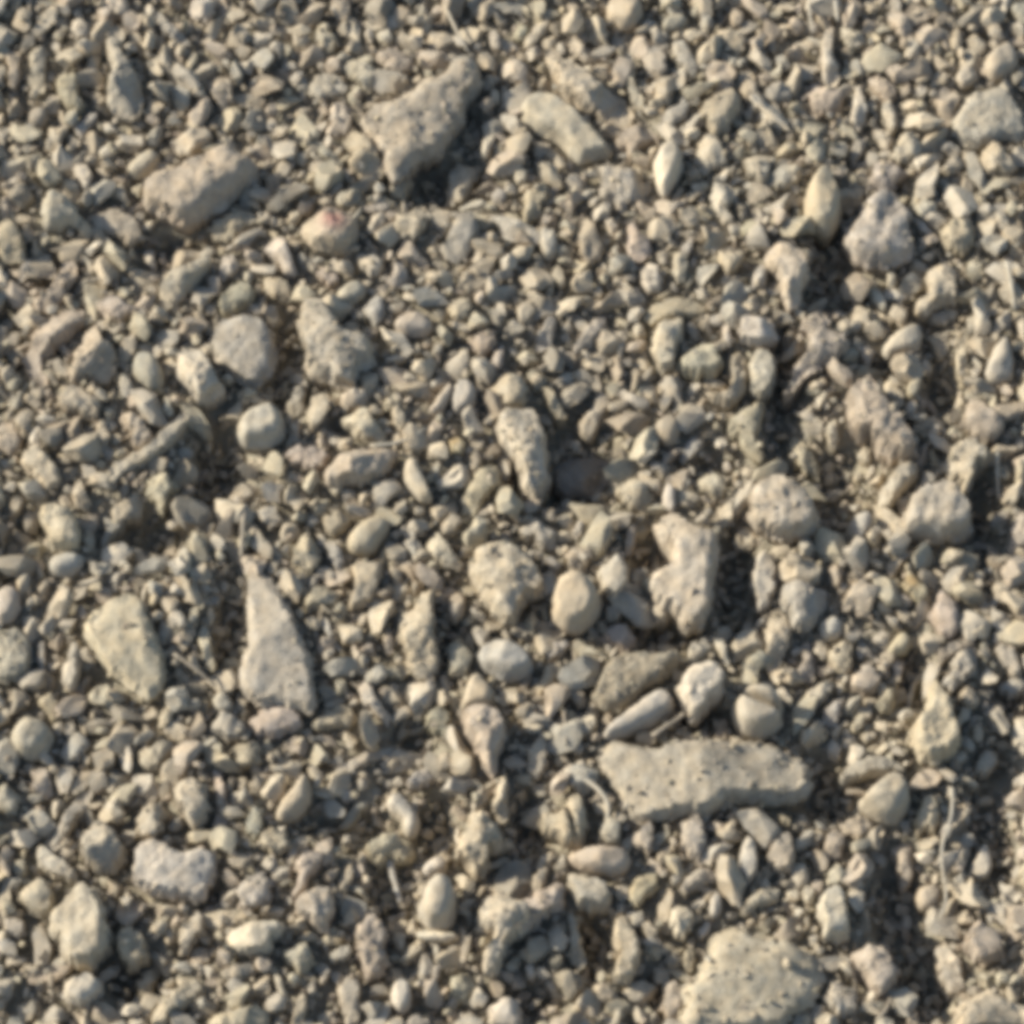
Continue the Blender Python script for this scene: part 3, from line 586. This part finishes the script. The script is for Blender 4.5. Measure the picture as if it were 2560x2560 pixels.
c .9 peach cream leaf-shaped stone : 112,38 116,26 122,20 128,28 131,38 126,50 120,46 112,48
w 1.0 cream pear-like pebble : 150,76 156,70 160,58 166,56 168,68 170,76 166,84 158,86 152,82
t .8 tan round pebble : 110,98 116,90 124,86 132,92 131,102 124,108 116,107
p .8 pinkish tan two-humped lump = pinkish two-humped lump : 150,124 156,115 164,117 172,122 180,132 178,144 168,146 162,150 154,144 150,136
c .9 yellowish cream upright crumbly stone right of a dark hollow = yellowish upright crumbly stone : 126,136 132,129 140,138 146,148 150,160 150,172 142,176 134,170 127,162 125,150
c 1.0 pale peach boulder in the bottom right corner = pale boulder in the corner : 140,190 146,178 156,172 166,168 176,176 188,180 200,186 202,202 138,202
g .8 grey lump in a dark ring-shaped hollow = grey lump in the ring-shaped hollow : 40,172 46,164 54,160 60,166 68,176 68,184 58,188 48,184 42,178
p .8 dull brown arched stone : 62,140 72,134 84,134 92,142 98,152 98,162 90,170 84,174 78,168 72,158 66,150
w 1.1 small white bead : 93,154 97,150 101,154 99,159 94,158
p .9 pinkish white tip cut by the bottom edge : 106,182 110,177 113,186 114,200 104,200
c .9 small cream pebble : 24,188 28,183 33,188 34,200 24,198
w .9 white pebble cut by the right edge : 184,10 192,4 202,4 202,18 190,16
w .8 small white flake : 144,4 150,4 156,10 159,13 152,13 146,10
o .8 small olive pebble : 170,156 178,152 184,158 180,165 172,164
w .9 white chip by the right edge : 188,62 194,58 200,64 198,71 191,68
w .9 small white angular chip : 25,92 30,88 36,94 34,102 28,104
w .9 small white chip : 19,108 24,104 29,110 25,115 20,114
/ 5 long pale broken twig running down the right side : 139,15 140,26 138,42 131,54 131,70 133,86 136,100 129,115
/ 4 greyish curved stalk beside the dull brown arched stone : 96,166 91,176 90,184 82,190
@1 0
/ 4 thin pale stalk reaching down to the large rough tan block : 142,2 147,14 153,27 160,39
"""
# ------------------------------------------------------------------ reading the tracing
class St: pass
stones, stalks = [], []
tc = tr = 0
for ln in DATA.strip().splitlines():
    ln = ln.strip()
    if not ln: continue
    if ln[0] == '@': tc, tr = map(int, ln[1:].split()); continue
    hd, pts = ln.rsplit(' : ', 1)
    P = np.array([[float(a)*3.3126+tc*640 if i == 0 else float(a)*3.3126+tr*640 for i, a in enumerate(q.split(','))] for q in pts.split()])
    if hd[0] == '/':
        _, w, lab = hd.split(' ', 2); stalks.append((float(w), lab, P)); continue
    s = St(); hd, _, nm = hd.partition(' = ')
    s.tone, h, s.phrase = hd.split(' ', 2); s.h = float(h); s.name = nm.strip(); s.px = P
    x, y = P[:, 0], P[:, 1]; s.area = abs(np.dot(x, np.roll(y, -1))-np.dot(y, np.roll(x, -1)))/2
    s.per = np.hypot(*(P-np.roll(P, -1, 0)).T).sum(); s.c = P.mean(0); stones.append(s)

# labels: the look of the stone, then where it lies against the nearest stone that is easy to find
marks = [s for s in stones if s.name]
def side(a, b):                                      # where a lies as seen from b, in the picture's directions
    d = a-b; an = math.degrees(math.atan2(-d[1], d[0])) % 360
    return ('right of', 'to the upper right of', 'above', 'to the upper left of', 'left of', 'to the lower left of', 'below', 'to the lower right of')[int((an+22.5)//45) % 8]
def gap(s, m):
    return np.sqrt(((s.px[:, None]-m.px[None])**2).sum(-1)).min()
used = {}
def words(t): return len(t.split())
for s in marks:
    v = ('top', 'middle', 'bottom')[min(2, int(s.c[1]//854))]; q = ('left', 'centre', 'right')[min(2, max(0, int(s.c[0]//854)))]
    s.label = f'{s.phrase}, {v} {q} of the picture' if words(s.phrase) < 12 else s.phrase; used[s.label] = s
for s in stones:
    if s.name: continue
    s.label = None
    near = sorted(marks, key=lambda m: gap(s, m)*1.0+.15*np.hypot(*(s.c-m.c)))[:6]
    for m in near:
        t = f'{s.phrase} {side(s.c, m.c)} the {m.name}'
        if words(t) > 16: t = f'{s.phrase} {side(s.c, m.c)} {m.name}'
        if words(t) <= 16 and t not in used:
            s.label = t; used[t] = s; break
    if s.label is None: print('NO LABEL', s.phrase); s.label = s.phrase

# ------------------------------------------------------------------ stones
CELL = .0008; GX0, GY0 = -.36, -.42; GN = (900, 1050)
TOP = np.full(GN, -1.0); OWN = np.full(GN, -1, int)
def cell(x, y): return int((x-GX0)/CELL), int((y-GY0)/CELL)
def seg_dist(p, poly):
    a = poly; b = np.roll(poly, -1, 0); ab = b-a
    t = np.clip(((p[:, None]-a)*ab).sum(-1)/((ab**2).sum(-1)+1e-12), 0, 1)
    return np.sqrt((((a+ab*t[..., None])-p[:, None])**2).sum(-1)).min(1)
def inside(p, poly):
    x, y = p[:, 0][:, None], p[:, 1][:, None]; a = poly; b = np.roll(poly, -1, 0)
    c = (a[:, 1] > y) != (b[:, 1] > y)
    with np.errstate(divide='ignore', invalid='ignore'):
        xi = a[:, 0]+(y-a[:, 1])*(b[:, 0]-a[:, 0])/(b[:, 1]-a[:, 1])
    return (c & (x < xi)).sum(1) % 2 == 1
def catmull(P, n, sm=.75):
    L = np.hypot(*(np.roll(P, -1, 0)-P).T); out = []
    for i in range(len(P)):
        p0, p1, p2, p3 = P[i-1], P[i], P[(i+1) % len(P)], P[(i+2) % len(P)]
        k = max(2, int(round(n*L[i]/L.sum())))
        for j in range(k):
            t = j/k
            out.append(.5*(2*p1+(p2-p0)*t+(2*p0-5*p1+4*p2-p3)*t*t+(3*p1-p0-3*p2+p3)*t**3)*sm+(p1+(p2-p1)*t)*(1-sm))
    return np.array(out)
def fbm(v, sc, o=4):
    return noise.fractal(Vector(v)*sc, 1.0, 2.0, o)

GROUP = {'stone': 'larger stones bedded in the gravel', 'pebble': 'rounded pebbles lying in the gravel', 'stone_chip': 'thin chips and splinters of stone in the gravel'}
def kind_of(s):
    w = s.phrase
    if any(k in w for k in ('chip', 'splinter', 'sliver', 'flake', 'shard', 'spike', 'blade', 'scrap')): return 'stone_chip'
    if any(k in w for k in ('pebble', 'bead', 'nugget', 'disc', 'nub', 'crumb ')) or s.area < 7000: return 'pebble'
    return 'stone'

for idx, s in enumerate(sorted(stones, key=lambda q: -q.area)):
    rn = np.random.default_rng(1000+idx); ph = s.phrase
    smooth = any(k in ph for k in ('smooth', 'round', 'oval', 'egg', 'bead', 'teardrop', 'lens', 'cobble', 'nub', 'disc', 'bean', 'pear-like')) and 'angular' not in ph
    rough = any(k in ph for k in ('rough', 'crumbl', 'crust', 'jagged', 'ragged', 'boulder', 'lump', 'ridged', 'speckled', 'mottled'))
    c0 = at(s.c[0], s.c[1]); zb = float(np.percentile([land(*at(x, y)[:2]) for x, y in np.vstack([s.px*.7+s.c*.3, s.c[None]])], 65))
    rin_px = 2*s.area/s.per; rin = rin_px*VIEW/2560*1.05
    H = s.h*1.65*rin*(1.0 if rin < .012 else (.012/rin)**.6)
    zb += .0022*max(0, 1-rin/.007)
    zp = zb+.38*H
    P = np.array([at(x, y, zp)[:2] for x, y in s.px])
    ls = .15 if smooth else .07; P = P*(1-2*ls)+ls*(np.roll(P, 1, 0)+np.roll(P, -1, 0)); P = P.mean(0)+(P-P.mean(0))*(1+.2*ls)
    if (P[:, 0]*np.roll(P[:, 1], -1)-P[:, 1]*np.roll(P[:, 0], -1)).sum() < 0: P = P[::-1]
    M = int(np.clip(s.per/7, 30, 150)); B = catmull(P, M, .9 if smooth else .45)
    ctr = B.mean(0); B0 = B.copy()
    # a little unevenness of the outline
    jit = np.array([fbm((b[0], b[1], idx*.37), 420 if not smooth else 130, 3) for b in B])
    rad = (B-ctr); rl = np.hypot(*rad.T)[:, None]+1e-9
    if not smooth: jit = jit+np.array([fbm((b[0]+3, b[1], idx*.77), 1.1/rin, 2) for b in B])*.55
    B = B+rad/rl*(jit*(.34 if rough else .13 if smooth else .26)*min(rin, .0075))[:, None]
    step = max(rin/6, .00036) if rin < .010 else rin/11
    lo, hi = B.min(0), B.max(0)
    gx, gy = np.meshgrid(np.arange(lo[0], hi[0], step), np.arange(lo[1], hi[1], step*.87)); gx[1::2] += step/2
    I = np.stack([gx.ravel(), gy.ravel()], 1); I = I+rn.uniform(-.25, .25, I.shape)*step
    I = I[inside(I, B)]
    if len(I): dI = seg_dist(I, B); I = I[dI > step*.45]
    if len(I) == 0: I = ctr[None]
    dI = seg_dist(I, B); D = max(dI.max(), 1e-5)
    V2 = [Vector(p) for p in B]+[Vector(p) for p in I]; n = len(B)
    vo, _, fo, ov, _, _ = geometry.delaunay_2d_cdt(V2, [(i, (i+1) % n) for i in range(n)], [list(range(n))], 1, 1e-7)
    XY = np.array([tuple(v) for v in vo]); F = [tuple(f) for f in fo if len(f) == 3]
    isb = {}                                          # outline vertices, in order
    for k, src in enumerate(ov):
        for q in src:
            if q < n: isb[q] = k
    ring = [isb[i] for i in range(n) if i in isb]
    d = np.where(np.isin(np.arange(len(XY)), ring), 0, seg_dist(XY, B0)*np.clip(seg_dist(XY, B)/(rin*.12), 0, 1))
    pw = 2.2 if smooth else 2.0
    Rd = min(D, rin*1.35)*(.9 if smooth else .55)
    u = np.clip(d/Rd, 0, 1); prof = (1-(1-u)**pw)**(1/pw)
    rel = (XY-ctr)/rin
    tilt = rn.normal(0, .10, 2)*(.5 if smooth else 1)
    z = H*(.30+.70*prof)*(1+np.clip(rel@tilt, -.4, .4))
    if True:                                          # chipped faces: tilted planes cut the top
        for k in range(int(rn.integers(2, 4) if smooth else rn.integers(6, 11))):
            a = rn.uniform(0, 2*math.pi); flat_ = any(k in ph for k in ('slab', 'flat', 'broad', 'largest', 'big', 'large')); sl = rn.uniform(.08, .32 if flat_ else .5 if smooth else .95); off = rn.uniform(.15, 1.0)
            pl = H*rn.uniform(.86, 1.02)-sl*((XY-ctr)@np.array([math.cos(a), math.sin(a)])-off*rin)
            z = np.where(pl < z, z*.05+pl*.95, z)
    z = H*.28*(1-np.clip(u*4, 0, 1))+z*np.clip(u*4, 0, 1); z = np.maximum(z, H*.2)
    if 'cleft' in ph:                                 # a groove across the top of the cleft pebble
        g = np.abs((XY-ctr)@np.array([.41, .91])-rin*.22); z = z-H*.5*np.exp(-(g/(rin*.13))**2)
    if 'split' in ph:
        g = np.abs((XY-ctr)@np.array([.97, .2])-rin*.1); z = z-H*.3*np.exp(-(g/(rin*.14))**2)
    # weathering: push the surface in and out along its own normal
    top = np.column_stack([XY, zb+z]); FA = np.array(F)
    fn = np.cross(top[FA[:, 1]]-top[FA[:, 0]], top[FA[:, 2]]-top[FA[:, 0]]); fn *= np.sign(fn[:, 2:3]+1e-12)
    vn = np.zeros_like(top)
    for k in range(3): np.add.at(vn, FA[:, k], fn)
    vn /= np.linalg.norm(vn, axis=1, keepdims=True)+1e-12
    oo = top[ring, :2]-ctr; vn[ring, :2] += oo/(np.hypot(*oo.T)[:, None]+1e-9)*1.2; vn[ring] /= np.linalg.norm(vn[ring], axis=1, keepdims=True)
    am = .16 if rough else .07 if smooth else .12; sc = 1/(rin*1.1); fine_ = .00065 if rough else .00025 if smooth else .0006
    dsp = np.array([fbm((p[0], p[1]+idx*.173, p[2]), sc*1.4, 3) for p in top])*am*min(H, rin)+np.array([fbm((p[0]+9, p[1], p[2]+idx*.31), 340, 3) for p in top])*fine_
    top = top+vn*dsp[:, None]
    # skirt below the widest line, curving in under the ground
    V = [top]; T = list(F); off = len(XY)
    rb = top[ring, :2]; inn = rb-(rb-ctr)/(np.hypot(*(rb-ctr).T)[:, None]+1e-9)*rin*.22
    zr = top[ring, 2]
    V.append(np.column_stack([rb*.9+inn*.1, zr*.35+(zb-.1*H)*.65])); V.append(np.column_stack([inn, np.minimum(zb-.45*H, land(inn[:, 0], inn[:, 1]))-.003]))
    m_ = len(ring)
    for i in range(m_):
        j = (i+1) % m_; a, b = ring[i], ring[j]; a1, b1, a2, b2 = off+i, off+j, off+m_+i, off+m_+j
        T += [(b, a, a1), (b, a1, b1), (b1, a1, a2), (b1, a2, b2)]
    V.append(np.array([[ctr[0], ctr[1], V[-1][:, 2].min()]])); cc = off+2*m_
    T += [(off+m_+(i+1) % m_, off+m_+i, cc) for i in range(m_)]
    V = np.vstack(V)
    col = np.array(TONES[s.tone])*rn.uniform(.95, 1.04)*np.array([rn.uniform(.98, 1.02), 1, rn.uniform(.95, 1.05)])
    tint = np.tile(col, (len(V), 1))
    if 'red patch' in ph:                             # the mineral stain that gives the stone away
        q = at(640+59*3.3126, 171*3.3126, zp)[:2]; w = np.exp(-(np.hypot(*(V[:, :2]-q).T)/.0060)**2)[:, None]
        tint = tint*(1-w*.8)+np.array([.48, .22, .18])*w*.75
    if 'orange' in ph:
        q = ctr+np.array([-.3, .4])*rin; w = np.exp(-(np.hypot(*(V[:, :2]-q).T)/(rin*.7))**2)[:, None]
        tint = tint*(1-w*.6)+np.array([.45, .27, .09])*w*.6
    k = kind_of(s)
    o = mesh_obj(k, V, T, tint, M_SMOOTH if smooth else M_ROUGH if rough else M_STONE, True, (ctr[0], ctr[1], zb), None if smooth else 38)
    o['label'] = s.label; o['category'] = {'stone': 'stone', 'pebble': 'pebble', 'stone_chip': 'stone chip'}[k]; o['group'] = GROUP[k]
    # remember the ground this stone covers, for the gravel that settles round it
    i0, j0 = cell(*lo); i1, j1 = cell(*hi)
    ii, jj = np.meshgrid(np.arange(max(i0, 0), min(i1+1, GN[0])), np.arange(max(j0, 0), min(j1+1, GN[1])), indexing='ij')
    if ii.size:
        pc = np.stack([GX0+(ii.ravel()+.5)*CELL, GY0+(jj.ravel()+.5)*CELL], 1); ins = inside(pc, B)
        q = pc[ins]
        if len(q):
            near_i = ((q[:, None]-XY[None, ::2])**2).sum(-1).argmin(1) if len(q)*len(XY) < 4e7 else np.zeros(len(q), int)
            hz = top[::2][near_i, 2]
            A, Bc = ii.ravel()[ins], jj.ravel()[ins]
            up = hz > TOP[A, Bc]; TOP[A[up], Bc[up]] = hz[up]; OWN[A[up], Bc[up]] = 2 if rough else 1 if smooth else 3

# ------------------------------------------------------------------ ground: one sheet to the horizon, finely modelled where the camera looks
def axis(lo, hi, st, far):
    c = list(np.arange(lo, hi, st)); a, b, g = lo, hi, st
    L, R = [], []
    while b < far: g *= 1.35; b += g; a -= g; R.append(b); L.append(a)
    return np.array(L[::-1]+c+R)
ax, ay = axis(-.40, .40, .0016, 60), axis(-.44, .48, .0016, 60)
X, Y = np.meshgrid(ax, ay, indexing='ij'); Z = land(X, Y)
near = (np.abs(X) < .42) & (np.abs(Y) < .5)
Xn, Yn = X[near], Y[near]
Z[near] += np.array([fbm((a, b, 3.1), 95, 5) for a, b in zip(Xn, Yn)])*.0020-.0024
nx, ny = len(ax), len(ay); id_ = np.arange(nx*ny).reshape(nx, ny)
Fq = np.stack([id_[:-1, :-1], id_[1:, :-1], id_[1:, 1:], id_[:-1, 1:]], -1).reshape(-1, 4)
o = mesh_obj('ground', np.stack([X.ravel(), Y.ravel(), Z.ravel()], 1), Fq, np.array((.42, .375, .28)), M_SOIL)
o['kind'] = 'structure'; o['label'] = 'dusty pale earth under the gravel and stones'; o['category'] = 'ground'

# ------------------------------------------------------------------ gravel: small stones nobody could count, joined
def ico(sub):
    import bmesh
    bm = bmesh.new(); bmesh.ops.create_icosphere(bm, subdivisions=sub, radius=1)
    V = np.array([v.co[:] for v in bm.verts]); F = np.array([[v.index for v in f.verts] for f in bm.faces]); bm.free(); return V, F
def pebble_shapes(sub, n, cuts):
    V0, F = ico(sub); out = []
    for i in range(n):
        V = V0.copy()
        for k in range(cuts):
            d = rng.normal(0, 1, 3); d /= np.linalg.norm(d); t = rng.uniform(.32, .72)
            e = V@d-t; V = V-np.outer(np.maximum(e, 0), d)
        V += np.array([noise.noise_vector(Vector(v)*1.7+Vector((i*3.1, 0, 0)))[:] for v in V])*.21+np.array([noise.noise_vector(Vector(v)*4.3+Vector((0, i*2.7, 0)))[:] for v in V])*.13
        V *= np.array([rng.uniform(1.0, 2.0), rng.uniform(.75, 1.3), rng.uniform(.6, 1.1)])
        out.append(V)
    return out, F
def rots(n, flat):
    yaw = rng.uniform(0, 2*math.pi, n); tx = rng.normal(0, flat, n); ty = rng.normal(0, flat, n)
    cz, sz, cx, sx, cy, sy = np.cos(yaw), np.sin(yaw), np.cos(tx), np.sin(tx), np.cos(ty), np.sin(ty); o = np.zeros(n); i = np.ones(n)
    Rz = np.array([[cz, -sz, o], [sz, cz, o], [o, o, i]]); Rx = np.array([[i, o, o], [o, cx, -sx], [o, sx, cx]]); Ry = np.array([[cy, o, sy], [o, i, o], [-sy, o, cy]])
    return np.einsum('abn,bcn,cdn->nad', Ry, Rx, Rz)
KEYS = list(TONES); PR = np.array([TONES[k] for k in KEYS]); PW = np.array([{'w': 9, 'c': 19, 't': 24, 'p': 12, 'g': 22, 'o': 14, 'r': 8, 'd': 5, 'b': 5, 'y': 3}[k] for k in KEYS], float); PW /= PW.sum()
def scatter(name, label, cat, pts, r, shapes, F, flat, mtl):
    n = len(pts); R = rots(n, flat); which = rng.integers(0, len(shapes), n)
    tone = PR[rng.choice(len(KEYS), n, p=PW)]*rng.uniform(.91, 1.06, (n, 1))
    nv = len(shapes[0]); SH = np.array(shapes)
    V = np.einsum('nij,nvj->nvi', R, SH[which])*r[:, None, None]+pts[:, None]
    FF = F[None]+(np.arange(n)*nv)[:, None, None]
    o = mesh_obj(name, V.reshape(-1, 3), FF.reshape(-1, 3), np.repeat(tone, nv, 0), mtl, True, None, 24)
    o['kind'] = 'stuff'; o['label'] = label; o['category'] = cat; return o
def top_at(x, y):
    i, j = cell(x, y)
    return (TOP[i, j], OWN[i, j]) if 0 <= i < GN[0] and 0 <= j < GN[1] else (-1.0, -1)

def throw(n_try, area, rlo, rhi, sig, med, keep, overlap=.80, grid=None):
    x0, x1, y0, y1 = area; xs = rng.uniform(x0, x1, n_try); ys = rng.uniform(y0, y1, n_try)
    rs = np.sort(np.clip(np.exp(rng.normal(math.log(med), sig, n_try)), rlo, rhi))[::-1]
    lv = land(xs, ys); cs = rhi*2; g = {} if grid is None else grid; out = []
    for x, y, r, lz in zip(xs, ys, rs, lv):
        if lz < -.0075 and r > .0040: continue
        t, w = top_at(x, y)
        if w >= 0 and not keep(w): continue
        if w < 0:
            a = 0
            for dx, dy in ((r*.75, 0), (-r*.75, 0), (0, r*.75), (0, -r*.75)): a += top_at(x+dx, y+dy)[1] >= 0
            if a >= 1: continue
        ci, cj = int(x//cs), int(y//cs); ok = True
        for a in (ci-1, ci, ci+1):
            for b in (cj-1, cj, cj+1):
                for (px, py, pr) in g.get((a, b), ()):
                    if (px-x)**2+(py-y)**2 < ((pr+r)*overlap)**2: ok = False; break
                if not ok: break
            if not ok: break
        if ok: g.setdefault((ci, cj), []).append((x, y, r)); out.append((x, y, r))
    return np.array(out)
FR = (-.33, .33, -.37, .40)
shp2, F2 = pebble_shapes(2, 60, 11); shp1, F1 = pebble_shapes(1, 60, 7); shp0, F0 = pebble_shapes(1, 30, 6)
A = throw(70000, FR, .0018, .0092, .50, .0037, lambda w: False, .66)
zA = land(A[:, 0], A[:, 1])+A[:, 2]*rng.uniform(-.05, .65, len(A))
bigm = A[:, 2] > .0034
pA = np.column_stack([A[:, :2], zA])
scatter('gravel', 'angular pale gravel of pea size filling the ground between the stones', 'gravel', pA[bigm], A[bigm, 2], shp2, F2, .35, M_GRAVEL)
scatter('gravel', 'finer pale gravel packed between the pea-sized pieces', 'gravel', pA[~bigm], A[~bigm, 2], shp1, F1, .5, M_GRAVEL)
C2 = throw(5000, FR, .0015, .0058, .45, .0027, lambda w: False, 1.0)
zC = land(C2[:, 0], C2[:, 1])+.0022+rng.uniform(0, .0045, len(C2))
scatter('gravel', 'pale angular gravel lying loose on top of the rest', 'gravel', np.column_stack([C2[:, :2], zC]), C2[:, 2], shp1, F1, .7, M_GRAVEL)
n = 50000
gxy = np.column_stack([rng.uniform(FR[0], FR[1], n), rng.uniform(FR[2], FR[3], n)]); gr = np.clip(np.exp(rng.normal(math.log(.00105), .4, n)), .0005, .0024)
gz = land(gxy[:, 0], gxy[:, 1])+rng.uniform(0, 1, n)**1.3*.0052-.0022
keep = np.ones(n, bool)
for i, (x, y) in enumerate(gxy):
    t, w = top_at(x, y)
    if w == 1: keep[i] = False
    elif w >= 2: keep[i] = rng.random() < (.20 if w == 2 else .05); gz[i] = t+gr[i]*.15
scatter('grit', 'coarse sandy grit and crumbs scattered over the ground and rough stones', 'grit', np.column_stack([gxy, gz])[keep], gr[keep], shp0, F0, .8, M_GRAVEL)
# the gravel goes on beyond the frame
Bx = throw(26000, (-.95, .95, -.95, 1.05), .003, .009, .35, .0052, lambda w: False, .85)
Bx = Bx[~((np.abs(Bx[:, 0]) < .33) & (Bx[:, 1] > -.37) & (Bx[:, 1] < .40))]
scatter('gravel', 'loose pale gravel carrying on all round the picture', 'gravel', np.column_stack([Bx[:, :2], land(Bx[:, 0], Bx[:, 1])+Bx[:, 2]*.45]), Bx[:, 2], shp0, F0, .4, M_GRAVEL)

# ------------------------------------------------------------------ dry stalks lying on the gravel
for w, lab, P in stalks:
    r = w*VIEW/2560*1.2; pts = []
    Q = []
    for a, b in zip(P[:-1], P[1:]):
        k = max(2, int(np.hypot(*(b-a))/14)); Q += [a+(b-a)*t/k for t in range(k)]
    Q.append(P[-1]); Q = np.array(Q)
    for _ in range(4): Q[1:-1] = Q[1:-1]*.5+(Q[:-2]+Q[2:])*.25
    zs = []
    for q in Q:
        g = at(*q); t, _ = top_at(g[0], g[1]); zs.append(max(float(land(g[0], g[1]))+.007, t if t > -.5 else -1))
    zs = np.array(zs); zs = np.maximum(zs, np.convolve(np.pad(zs, 3, 'edge'), np.ones(7)/7, 'valid'))
    C = np.array([at(q[0], q[1], z+r) for q, z in zip(Q, zs)]); V, Fs = [], []
    K = 8; nC = len(C)
    for i, c in enumerate(C):
        t = C[min(i+1, nC-1)]-C[max(i-1, 0)]; t /= np.linalg.norm(t); a = np.cross(t, [0, 0, 1]); a /= np.linalg.norm(a); b = np.cross(a, t)
        rr = r*(1.0-.35*i/nC)*(1+.35*noise.noise(Vector((i*.6, w, 0))))*(.75 if 'twig' in lab else 1)
        V += [c+rr*(math.cos(2*math.pi*k/K)*a+math.sin(2*math.pi*k/K)*b*.7) for k in range(K)]
    V += [C[0], C[-1]]
    for i in range(nC-1):
        for k in range(K):
            a, b = i*K+k, i*K+(k+1) % K; Fs += [(a, b, b+K), (a, b+K, a+K)]
    for k in range(K): Fs += [(nC*K, (k+1) % K, k), (nC*K+1, (nC-1)*K+k, (nC-1)*K+(k+1) % K)]
    col = {'w': (.50, .46, .385)}.get('w' if 'white' in lab else '', (.46, .41, .32))
    if 'brown' in lab or 'grey' in lab: col = (.34, .29, .22)
    o = mesh_obj('twig' if 'twig' in lab else 'dry_stalk', V, Fs, np.array(col), M_STALK, True, tuple(C[0]))
    o['label'] = lab; o['category'] = 'twig' if 'twig' in lab else 'dry stalk'; o['group'] = 'dry stalks and twigs on the gravel'
print('stones', len(stones), 'stalks', len(stalks), 'gravel', len(A), int(bigm.sum()), len(Bx))
